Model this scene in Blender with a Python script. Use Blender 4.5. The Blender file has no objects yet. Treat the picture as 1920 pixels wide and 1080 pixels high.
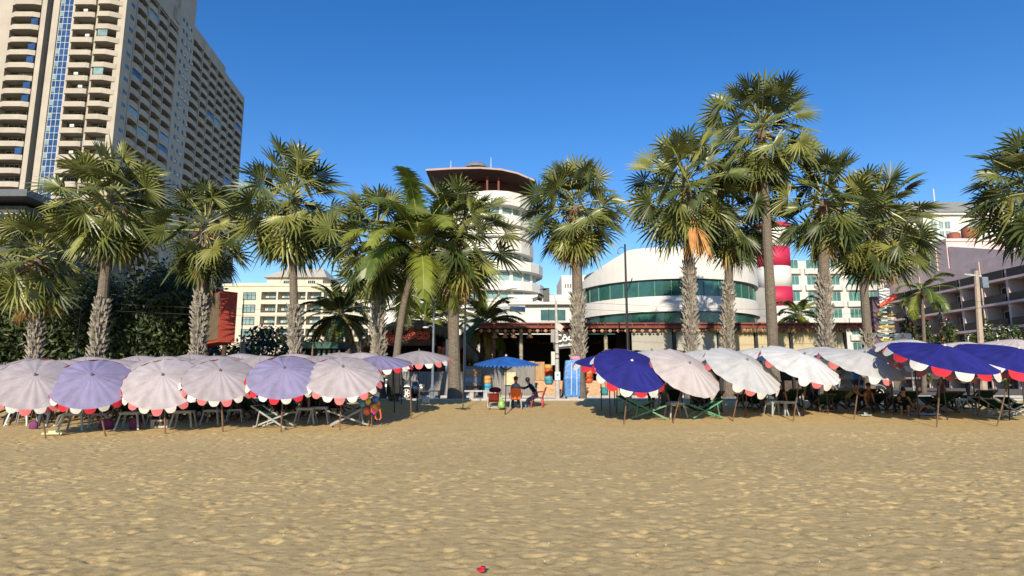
import bpy, math, random
import numpy as np
from mathutils import Vector, Matrix, Quaternion
R_ = math.radians
scene = bpy.context.scene
COL = scene.collection
# ------------------------------------------------------------------ camera maths
F = 1144.0; PITCH = math.atan(175/1144.0); CZ = 1.65
CP, SP = math.cos(PITCH), math.sin(PITCH)
def P(u, v, Y):
    dx = u-960; dy = F*CP-(540-v)*SP; dz = F*SP+(540-v)*CP
    t = Y/dy
    return Vector((dx*t, Y, CZ+dz*t))
def gz(Y):
    if Y < 16: return 0.0
    if Y < 20: return 0.056*(Y-16)**2/8
    return min(0.73, 0.056*(Y-18))
def ground(u, v):
    a, b = 3.0, 34.0
    for _ in range(50):
        m = (a+b)/2
        if P(u, v, m).z > gz(m): a = m
        else: b = m
    q = P(u, v, a); q.z = gz(a)
    return q
# ------------------------------------------------------------------ materials
MATS = {}
def mat(name, col, rough=0.7, var=0.0, scale=6.0, bump=0.0, bscale=30.0, metal=0.0, spec=0.5, sheen=0.0, trans=0.0, col2=None, stretch=None, coat=0.0):
    if name in MATS: return MATS[name]
    m = bpy.data.materials.new(name); m.use_nodes = True
    nt = m.node_tree; b = nt.nodes['Principled BSDF']
    b.inputs['Base Color'].default_value = (*col, 1)
    b.inputs['Roughness'].default_value = rough
    b.inputs['Metallic'].default_value = metal
    b.inputs['Specular IOR Level'].default_value = spec
    if coat: b.inputs['Coat Weight'].default_value = coat
    if var > 0 or bump > 0 or col2:
        tc = nt.nodes.new('ShaderNodeTexCoord'); mp = nt.nodes.new('ShaderNodeMapping')
        nt.links.new(tc.outputs['Object'], mp.inputs['Vector'])
        if stretch: mp.inputs['Scale'].default_value = stretch
    if var > 0 or col2:
        n = nt.nodes.new('ShaderNodeTexNoise'); n.inputs['Scale'].default_value = scale; n.inputs['Detail'].default_value = 6; n.inputs['Roughness'].default_value = .62
        nt.links.new(mp.outputs[0], n.inputs['Vector'])
        r = nt.nodes.new('ShaderNodeValToRGB')
        c2 = col2 if col2 else tuple(max(0, c*(1-var)) for c in col)
        c1 = col if col2 else tuple(min(1, c*(1+var*.6)) for c in col)
        r.color_ramp.elements[0].color = (*c2, 1); r.color_ramp.elements[1].color = (*c1, 1)
        r.color_ramp.elements[0].position = .33; r.color_ramp.elements[1].position = .66
        nt.links.new(n.outputs['Fac'], r.inputs['Fac']); nt.links.new(r.outputs['Color'], b.inputs['Base Color'])
    if bump > 0:
        n2 = nt.nodes.new('ShaderNodeTexNoise'); n2.inputs['Scale'].default_value = bscale; n2.inputs['Detail'].default_value = 4
        nt.links.new(mp.outputs[0], n2.inputs['Vector'])
        bp = nt.nodes.new('ShaderNodeBump'); bp.inputs['Strength'].default_value = bump; bp.inputs['Distance'].default_value = .03
        nt.links.new(n2.outputs['Fac'], bp.inputs['Height']); nt.links.new(bp.outputs['Normal'], b.inputs['Normal'])
    if trans > 0:
        out = nt.nodes['Material Output']; tl = nt.nodes.new('ShaderNodeBsdfTranslucent'); mx = nt.nodes.new('ShaderNodeMixShader')
        mx.inputs[0].default_value = trans
        src = b.inputs['Base Color'].links[0].from_socket if b.inputs['Base Color'].links else None
        if src: nt.links.new(src, tl.inputs['Color'])
        else: tl.inputs['Color'].default_value = (*col, 1)
        nt.links.new(b.outputs[0], mx.inputs[1]); nt.links.new(tl.outputs[0], mx.inputs[2]); nt.links.new(mx.outputs[0], out.inputs['Surface'])
    MATS[name] = m
    return m
# ------------------------------------------------------------------ mesh builder
class MB:
    def __init__(s): s.v = []; s.f = []; s.m = []
    def add(s, vs, fs, mi=0):
        o = len(s.v); s.v += [tuple(p) for p in vs]
        for f in fs: s.f.append(tuple(i+o for i in f)); s.m.append(mi)
        return s
    def box(s, c, d, mi=0, rz=0, M=None):
        x, y, z = d[0]/2, d[1]/2, d[2]/2
        vs = [Vector((a*x, b*y, e*z)) for e in (-1, 1) for a, b in ((-1, -1), (1, -1), (1, 1), (-1, 1))]
        if M is not None: vs = [M @ p for p in vs]
        elif rz: q = Matrix.Rotation(rz, 3, 'Z'); vs = [q @ p for p in vs]
        c = Vector(c); vs = [p+c for p in vs]
        return s.add(vs, [(3, 2, 1, 0), (4, 5, 6, 7), (0, 1, 5, 4), (1, 2, 6, 5), (2, 3, 7, 6), (3, 0, 4, 7)], mi)
    def b2(s, x0, x1, y0, y1, z0, z1, mi=0):
        return s.box(((x0+x1)/2, (y0+y1)/2, (z0+z1)/2), (abs(x1-x0), abs(y1-y0), abs(z1-z0)), mi)
    def prism(s, poly, z0, z1, mi=0):           # poly ccw list of (x, y)
        n = len(poly)
        vs = [(p[0], p[1], z0) for p in poly]+[(p[0], p[1], z1) for p in poly]
        fs = [tuple(range(n-1, -1, -1)), tuple(range(n, 2*n))]+[(i, (i+1) % n, n+(i+1) % n, n+i) for i in range(n)]
        return s.add(vs, fs, mi)
    def slab(s, poly, d, mi=0):                 # planar 3-d polygon given a thickness vector
        n = len(poly); d = Vector(d)
        vs = [Vector(p) for p in poly]+[Vector(p)+d for p in poly]
        fs = [tuple(range(n-1, -1, -1)), tuple(range(n, 2*n))]+[(i, (i+1) % n, n+(i+1) % n, n+i) for i in range(n)]
        return s.add(vs, fs, mi)
    def tube(s, pts, rad, n=6, mi=0, caps=True):
        pts = [Vector(p) for p in pts]
        if not hasattr(rad, '__len__'): rad = [rad]*len(pts)
        vs = []; fs = []; ref = None
        for i, p in enumerate(pts):
            t = (pts[min(i+1, len(pts)-1)]-pts[max(i-1, 0)]).normalized()
            if ref is None: ref = t.orthogonal().normalized()
            a = (ref-t*ref.dot(t)).normalized(); ref = a; b = t.cross(a)
            for k in range(n):
                th = 2*math.pi*k/n
                vs.append(p+(a*math.cos(th)+b*math.sin(th))*rad[i])
        for i in range(len(pts)-1):
            for k in range(n):
                fs.append((i*n+k, i*n+(k+1) % n, (i+1)*n+(k+1) % n, (i+1)*n+k))
        if caps: fs += [tuple(range(n-1, -1, -1)), tuple((len(pts)-1)*n+k for k in range(n))]
        return s.add(vs, fs, mi)
    def bar(s, a, b, w, h=None, mi=0):          # square bar between two points
        a, b = Vector(a), Vector(b); h = h or w
        t = b-a; L = t.length; t.normalize()
        up = Vector((0, 0, 1)) if abs(t.z) < .95 else Vector((0, 1, 0))
        x = t.cross(up).normalized(); y = x.cross(t)
        M = Matrix((x, t, y)).transposed()
        return s.box((a+b)/2, (w, L, h), mi, M=M)
    def lathe(s, prof, n=16, c=(0, 0, 0), mi=0):
        c = Vector(c); vs = []; fs = []
        for r, z in prof:
            for k in range(n):
                th = 2*math.pi*k/n; vs.append((c.x+r*math.cos(th), c.y+r*math.sin(th), c.z+z))
        for i in range(len(prof)-1):
            for k in range(n): fs.append((i*n+k, i*n+(k+1) % n, (i+1)*n+(k+1) % n, (i+1)*n+k))
        fs += [tuple(range(n-1, -1, -1)), tuple((len(prof)-1)*n+k for k in range(n))]
        return s.add(vs, fs, mi)
    def ball(s, c, r, n=10, m=6, mi=0):
        if not hasattr(r, '__len__'): r = (r, r, r)
        vs = []; fs = []
        for i in range(m+1):
            ph = math.pi*i/m
            for k in range(n):
                th = 2*math.pi*k/n
                vs.append((c[0]+r[0]*math.sin(ph)*math.cos(th), c[1]+r[1]*math.sin(ph)*math.sin(th), c[2]+r[2]*math.cos(ph)))
        for i in range(m):
            for k in range(n): fs.append((i*n+k, (i+1)*n+k, (i+1)*n+(k+1) % n, i*n+(k+1) % n))
        return s.add(vs, fs, mi)
    def mesh(s, name, mats, smooth=False):
        me = bpy.data.meshes.new(name); me.from_pydata(s.v, [], s.f)
        for m in (mats if isinstance(mats, (list, tuple)) else [mats]): me.materials.append(m)
        if any(s.m): me.polygons.foreach_set('material_index', s.m)
        if smooth: me.polygons.foreach_set('use_smooth', [True]*len(s.f))
        me.validate(); me.update()
        return me
    def build(s, name, mats, parent=None, smooth=False, world=True):
        me = s.mesh(name, mats, smooth)
        if world and parent is not None:
            o = wloc(parent); me.transform(Matrix.Translation(-o))
        return link(name, me, parent)
def wloc(o):
    l = Vector(o.location)
    while o.parent is not None: o = o.parent; l += Vector(o.location)
    return l
def link(name, data, parent=None):
    o = bpy.data.objects.new(name, data); COL.objects.link(o)
    if parent is not None: o.parent = parent
    return o
def tag(o, label, cat, group=None):
    o['label'] = label; o['category'] = cat
    if group: o['group'] = group
    return o
def thing(name, label, cat, loc=(0, 0, 0), rz=0.0, group=None):
    o = link(name, None); o.location = loc; o.rotation_euler = (0, 0, rz); o.empty_display_size = .2
    return tag(o, label, cat, group)
def kind(o, k):
    o['kind'] = k; return o
def copy_tree(o, parent=None):
    c = o.copy(); COL.objects.link(c)
    if parent is not None: c.parent = parent
    for ch in list(o.children): copy_tree(ch, c)
    return c
def put(o, loc, rz, label, sc=1.0):
    o.location = loc; o.rotation_euler = (0, 0, rz); o.scale = (sc, sc, sc); o['label'] = label
    return o
rng = random.Random(7)
# ------------------------------------------------------------------ world and light
SUN_EL = 21.5; SUN_AZ_X = 0.12
w = bpy.data.worlds.new("World"); scene.world = w; w.use_nodes = True
nt = w.node_tree; bg = nt.nodes['Background']
sky = nt.nodes.new('ShaderNodeTexSky'); sky.sky_type = 'NISHITA'; sky.sun_disc = False
sky.sun_elevation = R_(SUN_EL); sky.sun_rotation = R_(180)+math.atan(SUN_AZ_X)
sky.air_density = 1.0; sky.dust_density = 0.0; sky.ozone_density = 2.0; sky.altitude = 0
hs = nt.nodes.new('ShaderNodeHueSaturation'); hs.inputs['Saturation'].default_value = 1.38; hs.inputs['Hue'].default_value = .512; hs.inputs['Value'].default_value = 1.14
nt.links.new(sky.outputs[0], hs.inputs['Color']); nt.links.new(hs.outputs[0], bg.inputs['Color'])
bg.inputs['Strength'].default_value = 0.12
sl = bpy.data.lights.new('sun', 'SUN'); sl.energy = 4.8; sl.angle = R_(.5); sl.color = (1.0, .87, .68)
so = link('sun', sl); d = Vector((SUN_AZ_X, 1, -math.tan(R_(SUN_EL))*math.sqrt(1+SUN_AZ_X**2)))
so.rotation_euler = d.to_track_quat('-Z', 'Y').to_euler()
vs_ = scene.view_settings; vs_.view_transform = 'Standard'; vs_.look = 'None'; vs_.gamma = 1; vs_.exposure = 0.32
# ------------------------------------------------------------------ camera
cd = bpy.data.cameras.new('camera'); cam = link('camera', cd)
cd.sensor_width = 36; cd.lens = F/1920*36; cd.clip_end = 3000; cd.clip_start = .1
cam.location = (0, 0, CZ); cam.rotation_euler = (math.pi/2+PITCH, 0, 0)
scene.camera = cam
# ================================================================== SAND
def vnoise(x, y, seed):
    xi = np.floor(x).astype(np.int64); yi = np.floor(y).astype(np.int64); fx = x-xi; fy = y-yi
    fx = fx*fx*(3-2*fx); fy = fy*fy*(3-2*fy)
    def h(a, b):
        n = (a*374761393+b*668265263+seed*974711) & 0xffffffff
        n = ((n ^ (n >> 13))*1274126177) & 0xffffffff
        return ((n ^ (n >> 16)) & 0xffff)/65535.0
    a = h(xi, yi); b = h(xi+1, yi); c = h(xi, yi+1); d2 = h(xi+1, yi+1)
    return (a*(1-fx)+b*fx)*(1-fy)+(c*(1-fx)+d2*fx)*fy
def steps(segs):
    out = [segs[0][0]]
    for a, b, st in segs:
        n = max(1, int(round((b-a)/st))); out += list(a+(b-a)*(i+1)/n for i in range(n))
    return np.array(out)
xs = steps([(-90, -30, 4), (-30, -15, .14), (-15, 15, .033), (15, 30, .14), (30, 90, 4)])
ys = steps([(-30, 3, 2), (3, 4.4, .08), (4.4, 12, .026), (12, 20, .055), (20, 31.0, .11)])
X, Y = np.meshgrid(xs, ys)
wx = X+.25*vnoise(X*2.1, Y*2.1, 5); wy = Y+.25*vnoise(X*2.1+9, Y*2.1, 6)
n1 = vnoise(wx*3.2, wy*3.8, 1)-.5
n2 = np.abs(vnoise(wx*9.6, wy*10.6, 2)-.5)*2
n3 = np.abs(vnoise(wx*14.5, wy*16, 3)-.5)*2
n4 = vnoise(X*.35, Y*.35, 4)
rough = .62+.75*vnoise(X*.16+3, Y*.22, 8)*np.clip(np.abs(X)/9+.35, .45, 1.25)
H = rough*(.008*n1-.009*n2-.009*n3+.011*(vnoise(X*21, Y*21, 9)-.5))
prng = np.random.default_rng(3)
npit = 11000
px = prng.uniform(-15, 15, npit); py = 4.2+prng.uniform(0, 1, npit)**1.25*15.5
for i in range(npit):
    r = prng.uniform(.03, .08); dp = prng.uniform(.012, .040)*(.6+.05*abs(px[i])); el = prng.uniform(1.0, 1.9); th = prng.uniform(0, math.pi)
    i0, i1 = np.searchsorted(ys, [py[i]-3*r, py[i]+3*r]); j0, j1 = np.searchsorted(xs, [px[i]-3*r, px[i]+3*r])
    dx = X[i0:i1, j0:j1]-px[i]; dy = Y[i0:i1, j0:j1]-py[i]
    a = (dx*math.cos(th)+dy*math.sin(th))/el; b = -dx*math.sin(th)+dy*math.cos(th)
    q = (a*a+b*b)/(r*r)
    H[i0:i1, j0:j1] += dp*(-np.exp(-q*1.6)+.28*np.exp(-(np.sqrt(q)-1.35)**2*5))
G = np.vectorize(gz)(ys)[:, None]
fade = np.clip((31-Y)/5, .12, 1)*np.clip((Y-2.9)/1, 0, 1)*np.clip((30-np.abs(X))/3, 0, 1)
Z = G+(H*.72-.02)*fade-.012
ny, nx = X.shape
me = bpy.data.meshes.new('sand'); idx = np.arange(nx*ny).reshape(ny, nx)
q = np.stack([idx[:-1, :-1], idx[:-1, 1:], idx[1:, 1:], idx[1:, :-1]], -1).reshape(-1, 4)
me.vertices.add(nx*ny); me.vertices.foreach_set('co', np.stack([X, Y, Z], -1).astype(np.float32).ravel())
me.loops.add(q.size); me.loops.foreach_set('vertex_index', q.ravel().astype(np.int32))
me.polygons.add(len(q)); me.polygons.foreach_set('loop_start', np.arange(0, q.size, 4, dtype=np.int32)); me.polygons.foreach_set('loop_total', np.full(len(q), 4, dtype=np.int32))
me.update(calc_edges=True); me.polygons.foreach_set('use_smooth', np.ones(len(q), dtype=bool))
sm = bpy.data.materials.new('beach_sand'); sm.use_nodes = True; n_ = sm.node_tree; b = n_.nodes['Principled BSDF']
b.inputs['Roughness'].default_value = .95; b.inputs['Specular IOR Level'].default_value = .15
tc = n_.nodes.new('ShaderNodeTexCoord')
def noise(sc, det=5, ro=.6):
    k = n_.nodes.new('ShaderNodeTexNoise'); k.inputs['Scale'].default_value = sc; k.inputs['Detail'].default_value = det; k.inputs['Roughness'].default_value = ro
    n_.links.new(tc.outputs['Object'], k.inputs['Vector']); return k
def ramp(src, p0, c0, p1, c1):
    k = n_.nodes.new('ShaderNodeValToRGB'); k.color_ramp.elements[0].position = p0; k.color_ramp.elements[0].color = (*c0, 1)
    k.color_ramp.elements[1].position = p1; k.color_ramp.elements[1].color = (*c1, 1); n_.links.new(src, k.inputs['Fac']); return k
def mixc(fac, a, b_, mode='MIX'):
    k = n_.nodes.new('ShaderNodeMix'); k.data_type = 'RGBA'; k.blend_type = mode
    if isinstance(fac, float): k.inputs[0].default_value = fac
    else: n_.links.new(fac, k.inputs[0])
    n_.links.new(a, k.inputs[6]); n_.links.new(b_, k.inputs[7]); return k.outputs[2]
r1 = ramp(noise(2.2, 8, .7).outputs['Fac'], .3, (.66, .49, .225), .7, (.80, .60, .285))
r2 = ramp(noise(90, 3, .8).outputs['Fac'], .35, (.62, .60, .55), .62, (1, 1, 1))
c = mixc(.75, r1.outputs[0], r2.outputs[0], 'MULTIPLY')
r4 = ramp(noise(7.5, 6, .72).outputs['Fac'], .36, (.66, .63, .60), .50, (1, 1, 1)); c = mixc(.75, c, r4.outputs[0], 'MULTIPLY')
r3 = ramp(noise(260, 2, .7).outputs['Fac'], .73, (0, 0, 0), .78, (1, 1, 1))
wh = n_.nodes.new('ShaderNodeRGB'); wh.outputs[0].default_value = (.8, .76, .66, 1)
c = mixc(r3.outputs[0], c, wh.outputs[0])
n_.links.new(c, b.inputs['Base Color'])
bp = n_.nodes.new('ShaderNodeBump'); bp.inputs['Strength'].default_value = .8; bp.inputs['Distance'].default_value = .018
n_.links.new(noise(30, 8, .8).outputs['Fac'], bp.inputs['Height']); n_.links.new(bp.outputs[0], b.inputs['Normal'])
me.materials.append(sm); kind(link('sand', me), 'structure')
# ================================================================== STREET GROUND
m_ground = mat('earth', (.16, .14, .11), .95, .4, .8)
m_pave = mat('paving', (.30, .28, .26), .9, .25, 3, .2, 20)
m_asph = mat('asphalt', (.055, .055, .058), .9, .3, 3, .3, 60)
m_kerb = mat('kerb_stone', (.42, .40, .37), .85, .2, 5)
s = MB(); s.b2(-900, 900, 39.6, 1800, .2, .70); kind(s.build('ground', m_ground), 'structure')
s = MB(); s.b2(-90, 90, 31.0, 34.2, .2, .74); kind(s.build('promenade_pavement', m_pave), 'structure')
s = MB(); s.b2(-90, 90, 30.86, 31.0, .2, .80); s.b2(-90, 90, 34.2, 34.4, .2, .75); kind(s.build('kerb', m_kerb), 'structure')
s = MB(); s.b2(-90, 90, 34.4, 39.4, .2, .62); kind(s.build('road', m_asph), 'structure')
s = MB()
for i in range(-12, 13): s.b2(i*4, i*4+2, 36.9, 37.05, .62, .624)
kind(s.build('road_marking', mat('road_paint', (.7, .7, .66), .7, .2, 8)), 'structure')
s = MB(); s.b2(-90, 90, 39.4, 39.6, .2, .76); kind(s.build('far_kerb', m_kerb), 'structure')
# ================================================================== PALMS
m_fanA = mat('palm_leaf', (.150, .175, .046), .38, .4, 1.2, trans=.14)
m_fanB = mat('palm_leaf_pale', (.24, .25, .065), .40, .3, 1.2, trans=.15)
m_fanC = mat('palm_leaf_dark', (.065, .09, .028), .45, .3, 1.2, trans=.12)
m_dry = mat('palm_leaf_dry', (.40, .25, .085), .8, .35, 2.5, trans=.1)
m_pet = mat('palm_stalk', (.30, .30, .09), .6, .3, 3)
m_trunk = mat('palm_trunk', (.165, .135, .105), .95, .45, 5, .6, 18, stretch=(1, 1, 5))
m_boot = mat('palm_boot', (.29, .26, .215), .95, .6, 4, .4, 20)
m_fruit = mat('palm_flower', (.16, .06, .035), .9, .5, 8)
UP = Vector((0, 0, 1))
def fan_leaf(mb, base, az, el, pl, R, rg, mi, mp, sag, span=4.6, nseg=17, droop=.12, fold=.25):
    d = Vector((math.cos(el)*math.cos(az), math.cos(el)*math.sin(az), math.sin(el)))
    pm = base+d*pl*.5+UP*(-sag*.25); hub = base+d*pl-UP*sag
    mb.tube([base, pm, hub], [.05, .032, .024], 4, mp, False)
    d2 = (hub-pm).normalized(); d2 = (d2-UP*.15).normalized()
    s = d2.cross(UP)
    if s.length < .25: s = Vector((math.cos(az+1.57), math.sin(az+1.57), 0))
    s.normalize(); n = s.cross(d2)
    roll = rg.uniform(-1.25, 1.25); s, n = s*math.cos(roll)+n*math.sin(roll), n*math.cos(roll)-s*math.sin(roll)
    for k in range(nseg):
        th = ((k+.5)/nseg-.5)*span
        L = R*.93*(.72+.28*math.cos(th*.55))*rg.uniform(.80, 1.08)
        dirv = d2*math.cos(th)+s*math.sin(th)+n*(fold*abs(math.sin(th*.7)))
        dirv.normalize(); t = n.cross(dirv).normalized()
        hw = math.tan(span/nseg/2)
        def pt(r, side, lift):
            p = hub+dirv*r+t*side+n*lift
            return p-UP*(droop*(r/R)**2.2*R*1.1)
        r1, r2 = .42*L, .74*L
        w1 = r1*hw*.9; w2 = w1*.62
        vs = [hub, pt(r1, -w1, -.035), pt(r1, 0, .035), pt(r1, w1, -.035), pt(r2, -w2, -.02), pt(r2, 0, .02), pt(r2, w2, -.02), pt(L, rg.uniform(-.03, .03), 0)]
        mb.add(vs, [(0, 1, 2), (0, 2, 3), (1, 4, 5, 2), (2, 5, 6, 3), (4, 7, 5), (5, 7, 6)], mi)
def fan_palm(label, path, rad, boot0, boot1, nleaf=44, R=1.5, seed=1, dry=4, el0=80, el1=-78, dark=.25, pl=1.5, drymain=False, spread=1.0):
    """path: trunk points bottom to top; boots between heights boot0..boot1 (fractions of trunk)."""
    rg = random.Random(seed); path = [Vector(p) for p in path]; nleaf = int(nleaf*1.5)
    t = thing('fan_palm', label, 'palm tree', path[0], 0, 'fan palms along the promenade')
    # smooth trunk path
    N = 22; L = [0]
    for a, b in zip(path, path[1:]): L.append(L[-1]+(b-a).length)
    def at(f):
        q = f*L[-1]
        for i in range(len(path)-1):
            if q <= L[i+1]+1e-6:
                k = (q-L[i])/(L[i+1]-L[i]); return path[i].lerp(path[i+1], k)
        return path[-1]
    mb = MB(); pts = [at(i/N) for i in range(N+1)]; pts[0] = pts[0]-UP*.3
    rads = [rad*(1.45 if i == 0 else 1.25 if i == 1 else 1.08-.22*i/N)*rg.uniform(.96, 1.04) for i in range(N+1)]
    mb.tube(pts, rads, 12, 0)
    nrow = max(0, int((boot1-boot0)*L[-1]/.085)); ang = 0
    for i in range(nrow*2):
        f = boot0+(boot1-boot0)*i/max(1, nrow*2); c = at(f); rr = rad*(1.06-.2*f); ang += 2.399
        for a in (ang, ang+2.1, ang+4.2):
            a += rg.uniform(-.3, .3)
            o = Vector((math.cos(a), math.sin(a), 0)); tt = Vector((-math.sin(a), math.cos(a), 0))
            l = rg.uniform(.16, .34); wd = rg.uniform(.05, .085); out = rg.uniform(.06, .3)
            p0 = c+o*rr*.85+UP*rg.uniform(-.04, .04); p1 = p0+o*out+UP*l
            mb.add([p0-tt*wd, p0+tt*wd, p0+o*.1-UP*.03, p1-tt*wd*.9, p1+tt*wd*.2, p1+o*.015-UP*.05],
                   [(0, 1, 4, 3), (0, 3, 5, 2), (1, 2, 5, 4), (3, 4, 5), (0, 2, 1)], 1)
    mb.build('trunk', [m_trunk, m_boot], t)
    top = path[-1]; cr = MB()
    for i in range(nleaf):
        f = (i+.5)/nleaf; el = R_(el0+(el1-el0)*f**.85+rg.uniform(-9, 9)); az = i*2.39996+rg.uniform(-.3, .3)
        base = top+UP*(.7-2.0*f)+Vector((math.cos(az), math.sin(az), 0))*rad*.6
        isdry = i >= nleaf-dry
        r = rg.random(); mi = 3 if isdry else (2 if r < dark else 1 if r > .76 else 0)
        if 0 <= nleaf-dry-i <= 3 and rg.random() < .45: mi = 1
        hang = max(0, -math.sin(el))
        fan_leaf(cr, base, az, el, pl*(rg.uniform(.5, .9) if i % 3 == 0 else rg.uniform(.95, 1.35))*(1-.2*hang)*spread*(.76+.34*math.sin(math.pi*min(1, f*1.15))), R*rg.uniform(.88, 1.12)*(.85 if isdry else 1), rg, mi, 4 if not isdry else 3,
                 sag=.10+.28*math.cos(el)*rg.random(), span=rg.uniform(4.0, 5.0)*(.55 if isdry else 1), droop=rg.uniform(.12, .34), fold=rg.uniform(.1, .5))
    for i in range(7):   # flower stalks
        az = rg.uniform(0, 6.28); q = top-UP*.3
        pts = [q+Vector((math.cos(az)*k*.26, math.sin(az)*k*.26, -.06*k*k)) for k in range(5)]
        cr.tube(pts, [.03, .045, .05, .05, .02], 4, 5, False)
    cr.build('crown', [m_fanA, m_fanB, m_fanC, m_dry, m_pet, m_fruit], t)
    if drymain:
        q = MB()
        for a in (-1.8, -1.45, -1.1): fan_leaf(q, top-UP*1.7+Vector((0, -.7, 0)), a, R_(-62), 1.1, 1.9, rg, 0, 0, .1, span=1.5, nseg=14, droop=.2)
        q.build('dead_leaf', [mat('palm_leaf_dead', (.50, .25, .08), .8, .35, 2.5)], t)
    return t
def palm_path(pts, Y, lean=0.0):
    return [P(u, v, Y+lean*i) for i, (u, v) in enumerate(pts)]
fan_palm('low fan palm with yellowed hanging leaves at the far left of the palm row', palm_path([(62, 745), (66, 640), (70, 545), (72, 482)], 33.0), .27, .12, .62, 42, 1.5, 11, 6)
fan_palm('wide-crowned fan palm with leaning trunk before the dark trees and the brown high-rise', palm_path([(174, 747), (184, 640), (196, 520), (211, 372)], 32.5), .28, .14, .48, 54, 1.6, 12, 4, pl=1.7)
fan_palm('fan palm with stubbly trunk standing in front of the red billboard', palm_path([(366, 745), (372, 640), (378, 520), (386, 425)], 32.5), .27, .1, .6, 36, 1.35, 13, 2, dark=.4)
fan_palm('full round fan palm standing in front of the cream hotel', palm_path([(556, 748), (553, 640), (550, 520), (548, 374)], 32.0), .22, .12, .45, 52, 1.6, 14, 1, pl=1.8, el1=-75)
fan_palm('fan palm just left of the coconut palm, its trunk hiding the thatched gate edge', palm_path([(712, 752), (709, 640), (708, 560), (706, 445)], 31.2), .27, .12, .6, 34, 1.45, 15, 1, pl=1.6, dark=.4)
fan_palm('fan palm with smooth brown thick-footed trunk between thatched gate and blue parasol', palm_path([(853, 752), (851, 660), (850, 580), (856, 435)], 31.4), .30, .0, .0, 46, 1.5, 17, 4, pl=1.75, dark=.33)
fan_palm('fan palm with shaggy collar on its trunk beside the traffic signal pole', palm_path([(1086, 742), (1085, 640), (1082, 520), (1080, 385)], 33.6), .30, .14, .52, 54, 1.45, 18, 2, pl=1.6, el1=-82)
fan_palm('fan palm with one big orange dead leaf hanging above its stubbly trunk', palm_path([(1296, 745), (1295, 640), (1292, 510), (1284, 345)], 33.0), .27, .08, .62, 50, 1.6, 19, 5, pl=1.9, drymain=True)
fan_palm('shorter fan palm crowded behind the tall bare-trunked palm', palm_path([(1366, 745), (1364, 640), (1366, 540), (1370, 395)], 35.0), .25, .1, .6, 40, 1.5, 20, 4, dark=.5)
fan_palm('tallest fan palm with a long smooth grey bare trunk', palm_path([(1453, 742), (1447, 600), (1438, 440), (1427, 240)], 33.0), .27, .0, .0, 50, 1.5, 21, 1, pl=1.85, dark=.2, el1=-68)
fan_palm('fan palm with thick stubbly lower trunk just right of the tallest palm', palm_path([(1549, 745), (1548, 640), (1544, 520), (1545, 375)], 33.0), .30, .1, .6, 42, 1.5, 22, 2, pl=1.6, dark=.35)
fan_palm('drooping fan palm with browned lower leaves beside the arrow-board totem', palm_path([(1631, 745), (1627, 640), (1620, 540), (1640, 415)], 34.0), .24, .1, .35, 52, 1.5, 23, 7, pl=1.9, dark=.3)
fan_palm('large dark fan palm cut off by the right edge of the photo', palm_path([(1985, 750), (1982, 640), (1975, 520), (1952, 350)], 30.0), .27, .1, .5, 54, 1.7, 24, 1, pl=1.9, dark=.55)
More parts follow.
